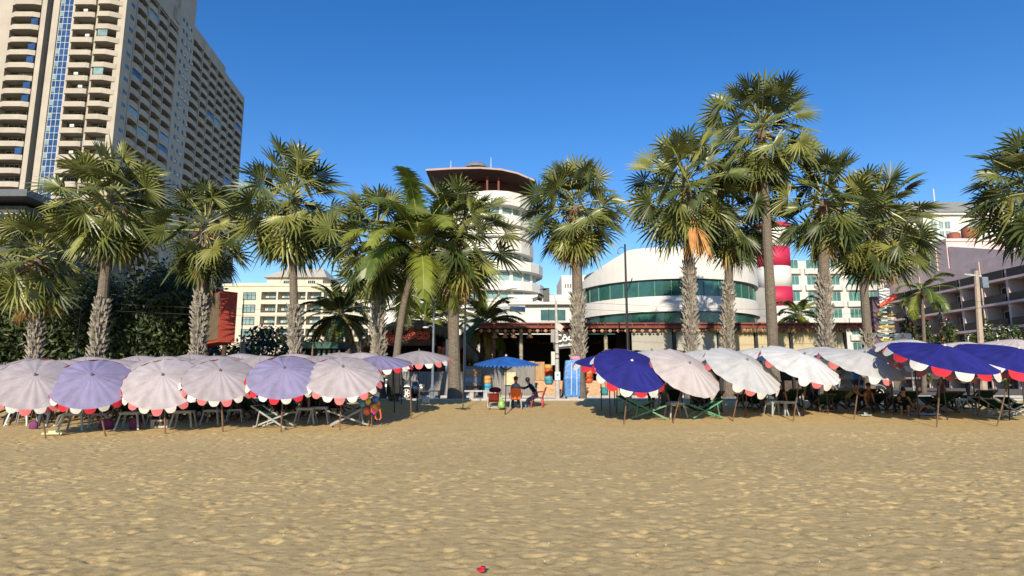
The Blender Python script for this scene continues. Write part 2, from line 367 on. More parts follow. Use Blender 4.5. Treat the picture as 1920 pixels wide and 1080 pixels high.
# pinnate palms
m_cocoA = mat('coconut_leaf', (.10, .15, .025), .4, .3, 1.2, trans=.2)
m_cocoB = mat('coconut_leaf_pale', (.21, .25, .035), .42, .3, 1.2, trans=.2)
m_dateA = mat('date_leaf', (.05, .072, .02), .5, .3, 1.2, trans=.1)
m_dateB = mat('date_leaf_dry', (.17, .13, .05), .6, .3, 1.2, trans=.1)
def pinnate_palm(label, path, rad, nf=22, FL=3.6, leaf=.75, seed=1, mats=None, el0=82, el1=-30, bend=1.0, nl=34, name='coconut_palm', group='pinnate palms in the background', dry=0, lw=.042):
    rg = random.Random(seed); path = [Vector(p) for p in path]
    t = thing(name, label, 'palm tree', path[0], 0, group)
    mb = MB(); pts = []
    for i in range(15):
        f = i/14*(len(path)-1); k = min(int(f), len(path)-2); pts.append(path[k].lerp(path[k+1], f-k))
    pts[0] = pts[0]-UP*.3
    # smooth
    for _ in range(3): pts = [pts[0]]+[(pts[i-1]+pts[i]*2+pts[i+1])/4 for i in range(1, 14)]+[pts[-1]]
    mb.tube(pts, [rad*(1.4-.5*min(1, i/4) if i < 4 else 1-.25*i/14)*(1.03 if i % 2 else .98) for i in range(15)], 10, 0)
    mb.build('trunk', [m_trunk], t, smooth=True)
    cr = MB(); top = path[-1]
    for i in range(nf):
        f = (i+.5)/nf; el = R_(el0+(el1-el0)*f+rg.uniform(-8, 8)); az = i*2.39996+rg.uniform(-.3, .3)
        h = Vector((math.cos(az), math.sin(az), 0)); p = top+h*.12+UP*(.25-.5*f); pts = [p]; e = el; nst = 10
        L = FL*rg.uniform(.85, 1.1)
        tw = rg.uniform(-.5, .5); s0 = Vector((-math.sin(az), math.cos(az), 0))
        for k in range(nst):
            e -= bend*rg.uniform(.7, 1.2)*(.05+.022*k); p = p+(h*math.cos(e)+UP*math.sin(e))*L/nst; pts.append(p)
        mi = 2 if i >= nf-dry else (1 if rg.random() > .6 else 0)
        cr.tube(pts, [.045-.0038*k for k in range(nst+1)], 4, 3, False)
        for k in range(nl):
            g = .12+.88*(k+.5)/nl; q = g*nst; a = min(int(q), nst-1); c = pts[a].lerp(pts[a+1], q-a); tg = (pts[a+1]-pts[a]).normalized()
            s = (s0*math.cos(tw)+s0.cross(tg)*math.sin(tw)).normalized(); n = s.cross(tg)
            ll = leaf*(math.sin(math.pi*(.1+.85*g))**.6)*rg.uniform(.85, 1.1)
            for sd in (-1, 1):
                dv = (s*sd*.85+tg*.55+n*(.18 if n.z > 0 else -.18)).normalized(); wv = tg*lw
                m1 = c+dv*ll*.5-UP*ll*.10; tp = c+dv*ll-UP*ll*rg.uniform(.3, .55)
                cr.add([c-wv, c+wv, m1+wv, m1-wv, tp], [(0, 1, 2, 3), (3, 2, 4)], mi)
    if name == 'coconut_palm':
        for k in range(8):
            a = rg.uniform(0, 6.28); cr.ball(top+Vector((math.cos(a)*.3, math.sin(a)*.3, -.35-.2*rg.random())), .13, 6, 4, 4)
        for k in range(16):
            a = rg.uniform(0, 6.28); b0 = top+Vector((math.cos(a)*.18, math.sin(a)*.18, -.1)); cr.tube([b0, b0+Vector((math.cos(a)*.3, math.sin(a)*.3, -.3)), b0+Vector((math.cos(a)*.36, math.sin(a)*.36, -.9))], [.03, .02, .008], 3, 2, False)
    cr.build('crown', (mats or [m_cocoA, m_cocoB])+[m_dry, m_pet, m_fruit], t)
    return t
pinnate_palm('coconut palm with a curved leaning trunk in front of the thatched gate sign', palm_path([(737, 748), (746, 640), (758, 560), (786, 462)], 31.0), .20, 28, 4.5, 1.05, 31, el0=84, el1=-28, nl=60, lw=.036, group='fronting palms')
D = [m_dateA, m_cocoA]
pinnate_palm('dense dark date palm in front of the cream hotel, left of the thatched gate', palm_path([(636, 735), (637, 660), (638, 590)], 46), .3, 40, 3.4, .55, 32, D, 85, -55, .8, 52, 'date_palm', dry=8)
pinnate_palm('date palm with browned skirt behind the lamp post right of the thatched gate', palm_path([(905, 735), (906, 660), (908, 605)], 45), .3, 34, 3.4, .6, 33, [m_cocoA, m_dateB], 80, -50, .9, 52, 'date_palm', dry=7)
pinnate_palm('small leafy palm rising over the thatched roof ridge', palm_path([(790, 735), (792, 660), (795, 600)], 49), .2, 24, 3.2, .6, 34, None, 85, -20, .9, 34, 'date_palm')
pinnate_palm('palm peeking above the thatched roof between two fan palm trunks', palm_path([(848, 735), (846, 660), (840, 602)], 50), .2, 24, 3.2, .6, 35, [m_cocoA, m_dateB], 85, -20, .9, 34, 'date_palm')
pinnate_palm('small green coconut palm standing beside the striped tower', palm_path([(1502, 735), (1500, 660), (1497, 590)], 52), .18, 20, 2.4, .55, 36, None, 80, -25, 1.1, 30)
pinnate_palm('thin drooping coconut palm in front of the pink hotel', palm_path([(1732, 735), (1733, 640), (1728, 545)], 50), .16, 14, 2.8, .6, 37, None, 60, -40, 1.1, 30)
# ================================================================== BROADLEAF TREES
m_lfA = mat('leaf_dark', (.035, .055, .016), .5, .4, 1.5, trans=.12)
m_lfB = mat('leaf_mid', (.065, .095, .022), .5, .4, 1.5, trans=.12)
m_bark = mat('bark', (.12, .09, .065), .95, .4, 6, .5, 20)
m_flw = mat('blossom', (.75, .72, .66), .7)
m_flr = mat('red_blossom', (.5, .05, .07), .7)
def leaf_cloud(mb, c, rad, n, size, rg, mis=(0, 1), nclump=9, fl=()):
    clumps = []
    for _ in range(nclump):
        v = Vector((rg.gauss(0, 1), rg.gauss(0, 1), rg.gauss(0, 1))).normalized()*rg.uniform(.25, .8)
        clumps.append((Vector((c[0]+v.x*rad[0], c[1]+v.y*rad[1], c[2]+v.z*rad[2])), rg.uniform(.3, .52), mis[rg.randrange(len(mis))]))
    for i in range(n):
        cc, k, mi = clumps[rg.randrange(nclump)]
        v = Vector((rg.gauss(0, 1), rg.gauss(0, 1), rg.gauss(0, 1))).normalized()*(rg.random()**.45)*k
        p = cc+Vector((v.x*rad[0], v.y*rad[1], v.z*rad[2]))
        nrm = (v.normalized()*.8+Vector((rg.uniform(-1, 1), rg.uniform(-1, 1), rg.uniform(-.2, 1)))).normalized()
        a = nrm.orthogonal().normalized(); b = nrm.cross(a); th = rg.uniform(0, 6.28)
        a, b = a*math.cos(th)+b*math.sin(th), b*math.cos(th)-a*math.sin(th)
        s = size*rg.uniform(.6, 1.3)
        mb.add([p-a*s, p+b*s*.42-nrm*s*.1, p+a*s, p-b*s*.42-nrm*s*.1], [(0, 1, 2, 3)], (fl[rg.randrange(len(fl))] if fl and rg.random() < .13 else mi if rg.random() > .12 else mis[-1]))
def broad_tree(label, base, h, rad, n=6500, size=.22, seed=1, low=.25, name='broadleaf_tree', mats=None, cat='tree', group='trees behind the promenade', rad_y=None, mis=(0, 0, 1)):
    rg = random.Random(seed); base = Vector(base); t = thing(name, label, cat, base, 0, group)
    mb = MB(); top = base+UP*h*.55+Vector((rg.uniform(-.4, .4), rg.uniform(-.4, .4), 0))
    mb.tube([base-UP*.2, base+UP*h*.2, top], [.28, .22, .14], 8, 0)
    for k in range(6):
        a = k*1.05+rg.uniform(-.3, .3); q = base+UP*h*rg.uniform(.25, .5)
        mb.tube([q, q+Vector((math.cos(a)*rad*.3, math.sin(a)*rad*.3, h*.12)), q+Vector((math.cos(a)*rad*.65, math.sin(a)*rad*.6, h*.26))], [.1, .07, .03], 6, 0)
    mb.build('trunk', [m_bark], t)
    cr = MB(); hz = h*(1-low)/2
    leaf_cloud(cr, base+UP*(h*low+hz), (rad, rad_y or rad, hz), n, size, rg, mis, 22)
    cr.build('crown', mats or [m_lfA, m_lfB], t)
    return t
def gp(u, Y): q = P(u, 715, Y); q.z = .7; return q
for i, (u, Yd, h, r, lab) in enumerate([
        (-40, 40, 8.5, 4.6, 'dark leafy tree at the very left edge behind the low palm'),
        (70, 42, 9.5, 4.4, 'dark tree behind the left low palm, below the dark-roofed building'),
        (165, 41, 9.8, 4.2, 'dark bushy tree directly behind the leaning palm trunk'),
        (255, 40, 10.5, 4.4, 'tallest dark tree between the leaning palm and the billboard palm'),
        (330, 42, 10.0, 4.0, 'dark tree just left of the red billboard'),
        (490, 48, 5.2, 4.3, 'round dark bush-like tree right of the red billboard hung with bulbs'),
        (590, 47, 4.6, 2.8, 'green shrubby tree between the cream hotel and the date palm')]):
    broad_tree(lab, gp(u, Yd), h, r, 8500 if i < 5 else 5200, .2, 50+i, .04)
def hedge(label, p0, p1, h, d, n, seed, mats, mis, name='hedge', size=.14):
    rg = random.Random(seed); p0 = Vector(p0); p1 = Vector(p1); mb = MB()
    L = (p1-p0).length; k = max(2, int(L/1.0))
    for i in range(k):
        c = p0.lerp(p1, (i+.5)/k)+UP*h*.5
        leaf_cloud(mb, c, (L/k*.95, d, h*.55*rg.uniform(.85, 1.15)), n//k, size, rg, (0, 1), 9, mis)
    o = mb.build(name, mats); return tag(o, label, 'hedge')
hp = [m_lfA, m_lfB, m_flw, m_flr]
hedge('flowering hedge in front of the pink hotel, left of the utility pole', gp(1700, 52)+UP*1.0, gp(1805, 52)+UP*1.0, 5.2, 1.0, 9000, 71, hp, (2, 3, 1, 1), size=.16)
hedge('white-flecked flowering hedge in front of the pink hotel around the utility pole', gp(1812, 51)+UP*1.0, gp(1925, 51)+UP*1.0, 4.9, 1.0, 9000, 72, hp, (2, 2, 1), size=.16)
# ================================================================== PARASOLS
def fabric(name, col, v=.12):
    if name in MATS: return MATS[name]
    m = mat(name, col, .85, v, 3.5, .12, 40, spec=.2, trans=.08, stretch=(1, 1, .4)); nt = m.node_tree
    r = [n for n in nt.nodes if n.bl_idname == 'ShaderNodeValToRGB'][0]; oi = nt.nodes.new('ShaderNodeObjectInfo'); mr = nt.nodes.new('ShaderNodeMapRange'); mr.inputs[3].default_value = .86; mr.inputs[4].default_value = 1.08
    nt.links.new(oi.outputs['Random'], mr.inputs[0]); hv = nt.nodes.new('ShaderNodeHueSaturation'); nt.links.new(mr.outputs[0], hv.inputs['Value']); tg = [l.to_socket for l in r.outputs[0].links]
    nt.links.new(r.outputs[0], hv.inputs['Color'])
    # faint dirt blotches
    n2 = nt.nodes.new('ShaderNodeTexNoise'); n2.inputs['Scale'].default_value = 1.6; n2.inputs['Detail'].default_value = 7; n2.inputs['Roughness'].default_value = .7; tc = nt.nodes.new('ShaderNodeTexCoord'); nt.links.new(tc.outputs['Object'], n2.inputs['Vector'])
    r2 = nt.nodes.new('ShaderNodeValToRGB'); r2.color_ramp.elements[0].position = .36; r2.color_ramp.elements[0].color = (.72, .68, .62, 1); r2.color_ramp.elements[1].position = .52; r2.color_ramp.elements[1].color = (1, 1, 1, 1); nt.links.new(n2.outputs['Fac'], r2.inputs['Fac'])
    mx = nt.nodes.new('ShaderNodeMix'); mx.data_type = 'RGBA'; mx.blend_type = 'MULTIPLY'; mx.inputs[0].default_value = .55; nt.links.new(hv.outputs[0], mx.inputs[6]); nt.links.new(r2.outputs[0], mx.inputs[7])
    for t_ in tg: nt.links.new(mx.outputs[2], t_)
    return m
m_lav = fabric('fabric_lavender', (.255, .235, .38)); m_gry = fabric('fabric_grey', (.40, .36, .385)); m_gry2 = fabric('fabric_faded', (.43, .385, .40))
m_wht = fabric('fabric_white', (.56, .565, .57), .06); m_pnk = fabric('fabric_pinkish_white', (.58, .52, .51), .06); m_nvy = fabric('fabric_navy', (.022, .025, .20), .2)
m_blu = fabric('fabric_blue', (.03, .15, .52), .2)
m_vr = fabric('valance_red', (.62, .035, .055)); m_vw = fabric('valance_white', (.74, .72, .68)); m_vp = fabric('valance_faded_red', (.68, .19, .19))
m_pole = mat('pole_wood', (.17, .09, .05), .7, .4, 8, stretch=(4, 4, 1)); m_poled = mat('pole_dark', (.035, .03, .028), .6, .3, 8); m_rib = mat('rib_wire', (.05, .045, .045), .5)
m_cap = mat('cap_grey', (.12, .12, .14), .5)
NR = 20
def canopy_mesh(m, R=1.0, rise=.30, nr=NR, seed=0, sag=.034, wavy=.02):
    rg = random.Random(seed); mb = MB(); fr = [.03, .22, .42, .62, .8, .92, 1.0]; na = nr*4; vs = [(0, 0, rise*R)]
    jit = [rg.uniform(-1, 1) for _ in range(nr)]
    for f in fr:
        for k in range(na):
            th = 2*math.pi*k/na; md = (k % 4)/4; s = math.sin(math.pi*md); j = jit[(k//4) % nr]
            r = R*f*(1-(.02*s*f)); z = R*(rise*(1-f**1.35)-sag*s*f*(1-.3*f)+wavy*j*s*f)
            vs.append((r*math.cos(th), r*math.sin(th), z))
    fs = [(0, 1+k, 1+(k+1) % na) for k in range(na)]
    for i in range(len(fr)-1):
        for k in range(na): fs.append((1+i*na+k, 1+(i+1)*na+k, 1+(i+1)*na+(k+1) % na, 1+i*na+(k+1) % na))
    mb.add(vs, fs); return mb.mesh('canopy', m, True)
def valance_mesh(ms, R=1.0, h=.15, nr=NR, keep=None, out=.45, seed=1):
    rg = random.Random(seed); mb = MB()
    for i in range(nr):
        if keep is not None and i not in keep: continue
        a0 = 2*math.pi*(i+.05)/nr; a1 = 2*math.pi*(i+.95)/nr; n = 7; vs = []
        hh = h*rg.uniform(.85, 1.15); oo = out*rg.uniform(.6, 1.4)
        for k in range(n):
            s = k/(n-1); a = a0+(a1-a0)*s; dp = hh*(.5+.5*math.sin(math.pi*s)**.45)
            vs.append((R*.995*math.cos(a), R*.995*math.sin(a), 0)); rr = R+dp*R*oo
            vs.append((rr*math.cos(a+(.5-s)*.06), rr*math.sin(a+(.5-s)*.06), -dp*R*math.sqrt(max(.05, 1-oo*oo))))
        mb.add(vs, [(2*k, 2*k+1, 2*k+3, 2*k+2) for k in range(n-1)], i % 2)
    return mb.mesh('valance', ms, False)
def rib_mesh(R=1.0, rise=.30, nr=NR):
    mb = MB()
    for i in range(nr):
        a = 2*math.pi*i/nr; c, s_ = math.cos(a), math.sin(a)
        mb.tube([(c*f*R, s_*f*R, R*rise*(1-f**1.35)-.018) for f in (.03, .5, .99)], .008, 3, 0, False)
        mb.tube([(c*.03, s_*.03, R*rise-.42), (c*.52*R, s_*.52*R, R*rise*(1-.52**1.35)-.02)], .006, 3, 0, False)
    return mb.mesh('rib_frame', m_rib)
CAN = {}
for nm, m in (('lav', m_lav), ('gry', m_gry), ('gry2', m_gry2), ('wht', m_wht), ('pnk', m_pnk), ('nvy', m_nvy)):
    CAN[nm] = [canopy_mesh(m, seed=3 if nm == 'lav' else 5), canopy_mesh(m, rise=.26, seed=8)]
VAL = {'lav': valance_mesh([m_vr, m_vw]), 'gry': valance_mesh([m_vp, m_vw], seed=4), 'gry2': valance_mesh([m_vw, m_vp], seed=5), 'nvy': valance_mesh([m_vr, m_vw], h=.15, seed=6, nr=16),
       'wht': [valance_mesh([m_vp, m_vw], h=.14, keep=(k,), out=.15, seed=7+k) for k in (8, 10, 13, 14, 15, 17, 18, 3)], 'pnk': [valance_mesh([m_vp, m_vw], h=.13, keep=(k,), out=.1, seed=8+k) for k in (0, 1, 17, 19, 2, 10)], 'full': valance_mesh([m_vp, m_vw], h=.15, seed=9)}
RIB = [rib_mesh(), rib_mesh(rise=.225)]
capb = MB(); capb.lathe([(.035, -.02), (.05, .01), (.028, .05), (.014, .09)], 8); CAPM = capb.mesh('finial', m_cap); capb2 = MB(); capb2.lathe([(.035, -.02), (.055, .01), (.03, .04), (.012, .06)], 8); CAPW = capb2.mesh('finial', mat('cap_pale', (.62, .5, .52), .5))
def parasol(label, hub, base, R, tilt, az, col, val=None, var=0, pole=None, group='front parasols', spin=0.0, name='beach_parasol', can=None, cap=None):
    """hub and base in metres; axis leans `tilt` degrees from vertical towards azimuth az (0 = towards the sea, + = right)."""
    hub = Vector(hub); base = Vector(base); t = thing(name, label, 'parasol', base, 0, group)
    ti, a = R_(tilt), R_(az); n = Vector((math.sin(ti)*math.sin(a), -math.sin(ti)*math.cos(a), math.cos(ti)))
    q = UP.rotation_difference(n) @ Quaternion((0, 0, 1), spin); rise = .30 if var == 0 else .26
    rim = hub-n*R*rise
    def pl(nm, me):
        o = link(nm, me, t); o.location = rim-base; o.rotation_mode = 'QUATERNION'; o.rotation_quaternion = q; o.scale = (R, R, R); return o
    pl('canopy', can or CAN[col][var]); pl('rib_frame', RIB[var])
    vv = VAL[val or col]
    if isinstance(vv, list):
        for q_ in vv: pl('valance_flap', q_)
    else: pl('valance', vv)
    f = link('finial', cap or CAPM, t); f.location = hub-base; f.rotation_mode = 'QUATERNION'; f.rotation_quaternion = q
    mb = MB(); mb.tube([base-UP*.15, base.lerp(hub, .45)+Vector((rng.uniform(-.015, .015), 0, 0)), hub-n*.05], [.024, .023, .019], 7)
    mb.build('pole', pole or m_pole, t)
    return t
def px_parasol(label, hu, hv, bu, bv, Rpx, tilt, az, col, dy=-.15, **k):
    b = ground(bu, bv); Yh = b.y+dy
    return parasol(label, P(hu, hv, Yh), b, Rpx*Yh/1150, tilt, az, col, **k)
G1 = 'parasols of the left front row'; G2 = 'parasols of the right front row'
px_parasol('faded grey parasol at the left photo edge, leftmost of the front row', 66, 703, 88, 819, 69, 43, 30, 'gry', group=G1)
px_parasol('lavender parasol with bright red and white flaps, second from the left edge', 172, 703, 200, 815, 69, 42, 26, 'lav', group=G1, spin=.1)
px_parasol('grey creased parasol hanging lowest, between the left lavender one and another grey one', 305, 703, 311, 811, 69, 43, 18, 'gry2', group=G1, spin=.2)
px_parasol('grey parasol left of the middle lavender one in the front row', 413, 695, 419, 808, 66, 37, 20, 'gry', group=G1, spin=.15)
px_parasol('lavender parasol above the white-framed deck chair, second from the gap', 533, 690, 527, 807, 67, 38, 14, 'lav', group=G1, spin=.25)
px_parasol('grey parasol above the balloon bunch, rightmost of the left front row', 643, 688, 637, 804, 70, 34, 13, 'gry2', group=G1, spin=.05)
px_parasol('navy parasol with red and white flaps beside the gap, leftmost of the right front row', 1185, 676, 1169, 794, 69, 38, 14, 'nvy', group=G2, cap=CAPW)
px_parasol('pinkish-white parasol right beside the leftmost navy one, tilted most steeply', 1293, 681, 1260, 792, 70, 42, 27, 'pnk', group=G2)
px_parasol('white parasol third from the open gap in the right row', 1401, 675, 1372, 788, 73, 38, 24, 'wht', group=G2, spin=.1)
px_parasol('white parasol with a red flap at its lower right tip', 1508, 664, 1486, 788, 73, 32, 24, 'wht', group=G2, spin=.2)
px_parasol('white parasol with the scalloped shadow of a navy one on it', 1621, 661, 1600, 785, 75, 26, 24, 'wht', group=G2, spin=.3)
px_parasol('large navy parasol with pale hub nearest the white ones, in the right front row', 1771, 648, 1755, 799, 90, 22, 14, 'nvy', group=G2, var=1, cap=CAPW)
px_parasol('large navy parasol cut off by the right photo edge', 1910, 653, 1867, 797, 94, 23, 16, 'nvy', group=G2, var=1, cap=CAPW)
# second and third rows
G3 = 'parasols of the back rows on the left'; G4 = 'parasols of the back rows on the right'
def back(label, u, v, Yb, R, col, tilt=12, az=0, val=None, group=G3, **k):
    h = P(u, v, Yb); b = Vector((h.x-rng.uniform(-.1, .2), Yb+.05, gz(Yb)))
    return parasol(label, h, b, R, tilt, az, col, val, 1, pole=m_poled, group=group, spin=rng.random(), **k)
for u, v, Yb, R, c, l in [(8, 684, 21.8, 1.25, 'gry', 'grey back-row parasol peeking over the leftmost front parasol'),
        (112, 675, 22.4, 1.3, 'gry2', 'grey back-row parasol with red flaps peeking between the two leftmost front parasols'),
        (206, 674, 22.4, 1.3, 'gry', 'grey back-row parasol peeking over the right side of the left lavender parasol'),
        (307, 668, 22.8, 1.35, 'gry2', 'back-row parasol directly behind the lowest-hanging grey front parasol'),
        (402, 667, 22.6, 1.3, 'gry', 'back-row parasol directly behind the grey front parasol under the billboard'),
        (489, 667, 22.8, 1.3, 'gry2', 'back-row parasol showing between a grey and the middle lavender front parasol'),
        (597, 667, 23.2, 1.25, 'gry', 'back-row parasol showing between the middle lavender and the rightmost grey front parasols'),
        (676, 661, 24.6, 1.3, 'gry2', 'pale back-row parasol just left of the flat lavender one'),
        (709, 667, 22.6, 1.22, 'lav', 'flat lavender parasol with red and white flaps behind the balloon bunch'),
        (786, 658, 26.0, 1.3, 'gry', 'flat grey parasol in front of the thatched gate, last towards the gap'),
        (55, 672, 25.6, 1.3, 'gry', 'far grey parasol behind the leftmost ones, its top just visible'),
        (160, 669, 25.8, 1.3, 'gry2', 'far grey parasol by the foot of the leaning palm'),
        (257, 667, 25.8, 1.3, 'gry', 'far parasol at the foot of the dark trees left of the billboard'),
        (355, 664, 26.0, 1.3, 'gry2', 'far parasol at the foot of the billboard palm'),
        (447, 663, 26.0, 1.3, 'gry', 'far parasol in front of the grey pagoda ornament'),
        (548, 663, 26.2, 1.3, 'gry2', 'far parasol at the foot of the round-crowned palm'),
        (636, 661, 27.0, 1.3, 'gry', 'far parasol in front of the green kiosk roof')]:
    back(l, u, v, Yb, R, c)
for u, v, Yb, R, c, ti, az, va, l in [(1157, 660, 25.0, 1.72, 'nvy', 10, 0, None, 'navy parasol edge-on behind the leftmost navy front parasol'),
        (1222, 657, 25.5, 1.2, 'wht', 12, 0, 'full', 'white back parasol peeking between the leftmost navy and the pinkish parasol'),
        (1322, 656, 25.0, 1.25, 'wht', 12, 0, 'full', 'white back parasol peeking between the pinkish and the next white parasol'),
        (1430, 652, 25.0, 1.25, 'wht', 12, 0, 'full', 'white back parasol behind the gap of the third and fourth right parasols'),
        (1545, 650, 25.0, 1.25, 'wht', 12, 0, 'full', 'white back parasol behind the gap of the fourth and fifth right parasols'),
        (1712, 637, 23.6, 1.3, 'wht', 14, 4, 'full', 'white parasol with red and white flaps rising behind the left navy parasol with pale hub'),
        (1815, 641, 24.5, 1.3, 'pnk', 12, 0, 'full', 'pinkish parasol with red flaps showing between the two large navy parasols'),
        (1906, 636, 24.8, 1.3, 'pnk', 12, 0, 'full', 'faded pink parasol peeking over the navy one at the right edge'),
        (1762, 668, 22.9, 1.35, 'wht', 20, 6, 'full', 'shaded white parasol hanging low under the large navy one with pale hub'),
        (1888, 664, 22.8, 1.4, 'wht', 22, 8, 'full', 'shaded white parasol hanging low under the navy one at the right edge'),
        (1665, 652, 24.8, 1.3, 'wht', 16, 0, 'full', 'white parasol with a faded flap between the last white and the first large navy parasol')]:
    back(l, u, v, Yb, R, c, ti, az, va, G4)
# bright blue parasol in the gap
b0 = ground(946, 776)
me_b = canopy_mesh(m_blu, rise=.235, nr=16, seed=12, sag=.02); fr_ = valance_mesh([m_blu, m_blu], h=.06, nr=48, seed=13, out=.25)
VAL['blue'] = fr_; CAN['blu'] = [me_b, me_b]
parasol('bright blue fringed parasol standing alone in the open gap', P(949, 667, b0.y), b0+Vector((.02, 0, 0)), 1.30, 4, 4, 'blu', 'blue', 1, m_poled, group=None, cap=CAPW)
# bare poles
i = 0
for u, v, top, lab in [(771, 784, 698, 'reddish bare wooden pole planted at the edge of the left shade, facing the gap'), (740, 772, 690, 'thin dark pole in the shade behind the reddish bare pole'),
        (753, 757, 700, 'thin dark pole beside the folded dark parasols'), (692, 798, 742, 'short wooden pole just left of the balloon bunch')]:
    b_ = ground(u, v); mb = MB(); mb.tube([b_-UP*.1, P(u-2, top, b_.y)], .024, 7)
    tag(mb.build('parasol_pole', m_pole if 'wooden' in lab else m_poled), lab, 'pole')
for u, v, top in [(1128, 768, 690), (1144, 779, 700), (1153, 762, 690), (1164, 751, 695)]:
    b_ = ground(u, v); mb = MB(); mb.tube([b_-UP*.1, P(u-2, top, b_.y)], .022, 7)
    tag(mb.build('parasol_pole', m_poled), 'thin black bare pole in the shade left of the leftmost navy front parasol', 'pole', 'black poles under the leftmost navy parasol')
for u, v, top, lab in [(1397, 780, 720, 'upright pole beneath the white parasol third from the open gap'), (1506, 778, 705, 'upright pole beneath the white parasol with the red tip flap'), (1718, 781, 700, 'leaning pole with a pale foot beside the blue towel'),
        (1834, 780, 690, 'dark pole between the two large navy parasols'), (210, 800, 740, 'dark pole behind the left lavender parasol')]:
    b_ = ground(u, v); mb = MB(); mb.tube([b_-UP*.1, P(u+4, top, b_.y)], .021, 7)
    tag(mb.build('parasol_pole', m_pole), lab, 'pole')
# ================================================================== BEACH FURNITURE
m_plast = mat('white_plastic', (.34, .36, .37), .4, .12, 5); m_wfr = mat('white_painted_wood', (.33, .33, .32), .6, .25, 6)
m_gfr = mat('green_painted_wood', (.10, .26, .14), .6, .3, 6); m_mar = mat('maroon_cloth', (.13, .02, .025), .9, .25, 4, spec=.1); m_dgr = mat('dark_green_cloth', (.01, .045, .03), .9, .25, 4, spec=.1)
m_org = mat('orange_plastic', (.75, .14, .025), .4, .1, 4); m_redp = mat('red_plastic', (.50, .03, .045), .4, .1, 4); m_bfr = mat('brown_wood', (.09, .05, .03), .7, .3, 6)
def make_table(label, m=m_plast, s=.56, h=.55):
    t = thing('plastic_table', label, 'table', group='low plastic tables under the parasols')
    mb = MB(); mb.b2(-s/2, s/2, -s/2, s/2, h-.025, h)
    for a in (-1, 1): mb.b2(-s/2+.01, s/2-.01, a*(s/2-.012)-.01, a*(s/2-.012)+.01, h-.08, h-.026); mb.b2(a*(s/2-.012)-.01, a*(s/2-.012)+.01, -s/2+.03, s/2-.03, h-.08, h-.026)
    mb.build('tabletop', m, t)
    for a in (-1, 1):
        for b in (-1, 1):
            q = MB(); tx, ty = a*(s/2-.05), b*(s/2-.05); bx, by = a*(s/2+.05), b*(s/2+.05)
            for dx, dy in ((.055, .016), (.016, .055)):
                ox, oy = (0, b*.022) if dx > dy else (a*.022, 0)
                q.add([(tx+ox-dx/2, ty+oy-dy/2, h-.03), (tx+ox+dx/2, ty+oy-dy/2, h-.03), (tx+ox+dx/2, ty+oy+dy/2, h-.03), (tx+ox-dx/2, ty+oy+dy/2, h-.03),
                       (bx+ox-dx*.35, by+oy-dy*.35, 0), (bx+ox+dx*.35, by+oy-dy*.35, 0), (bx+ox+dx*.35, by+oy+dy*.35, 0), (bx+ox-dx*.35, by+oy+dy*.35, 0)],
                      [(0, 1, 2, 3), (7, 6, 5, 4), (0, 4, 5, 1), (1, 5, 6, 2), (2, 6, 7, 3), (3, 7, 4, 0)])
            q.build('leg', m, t)
    return t
T0 = None
def table(u, v, rz, label, sc=1.0):
    global T0
    o = T0 = make_table(label) if T0 is None else T0
    if o.get('used'): o = copy_tree(T0)
    T0['used'] = 1
    g = ground(u, v); return put(o, g-UP*.01, rz, label, sc)
for u, v, rz, l, s_ in [(40, 797, .2, 'grey-white plastic table under the leftmost front parasol', 1), (140, 806, .25, 'grey-white plastic table below the left lavender parasol', 1),
        (244, 804, .25, 'plastic table with a purple bag behind it, left of the lowest-hanging parasol pole', 1), (343, 801, .25, 'plastic table right of the lowest-hanging grey parasol pole', 1),
        (398, 795, .1, 'lower plastic table behind the pole of the grey parasol under the billboard', .9), (440, 790, .3, 'small plastic stool-table in deep shade right of the billboard-side parasol pole', .8),
        (573, 794, .15, 'white plastic table between two deck chairs near the balloon bunch', 1), (598, 792, .2, 'white plastic table nested against another one by the maroon chairs', 1),
        (690, 785, .2, 'plastic table just behind the balloon bunch', .95), (1267, 782, .1, 'pale plastic table between two green deck chairs', 1),
        (1455, 778, .1, 'plastic table below the white parasol with the red tip flap, left one of a pair', 1), (1474, 779, .3, 'plastic table below the white parasol with the red tip flap, right one of a pair', 1),
        (1795, 772, .1, 'white plastic table left of the pole between the two navy parasols', 1), (1828, 772, .3, 'white plastic table beside the pole between the two navy parasols', 1),
        (185, 800, .4, 'low table with a purple cloth below, between the two leftmost poles', .8), (290, 798, .3, 'low table in front of the radio box', .7)]:
    table(u, v, rz, l, s_)
if 'used' in T0: del T0['used']
for o in COL.objects:
    if 'used' in o: del o['used']
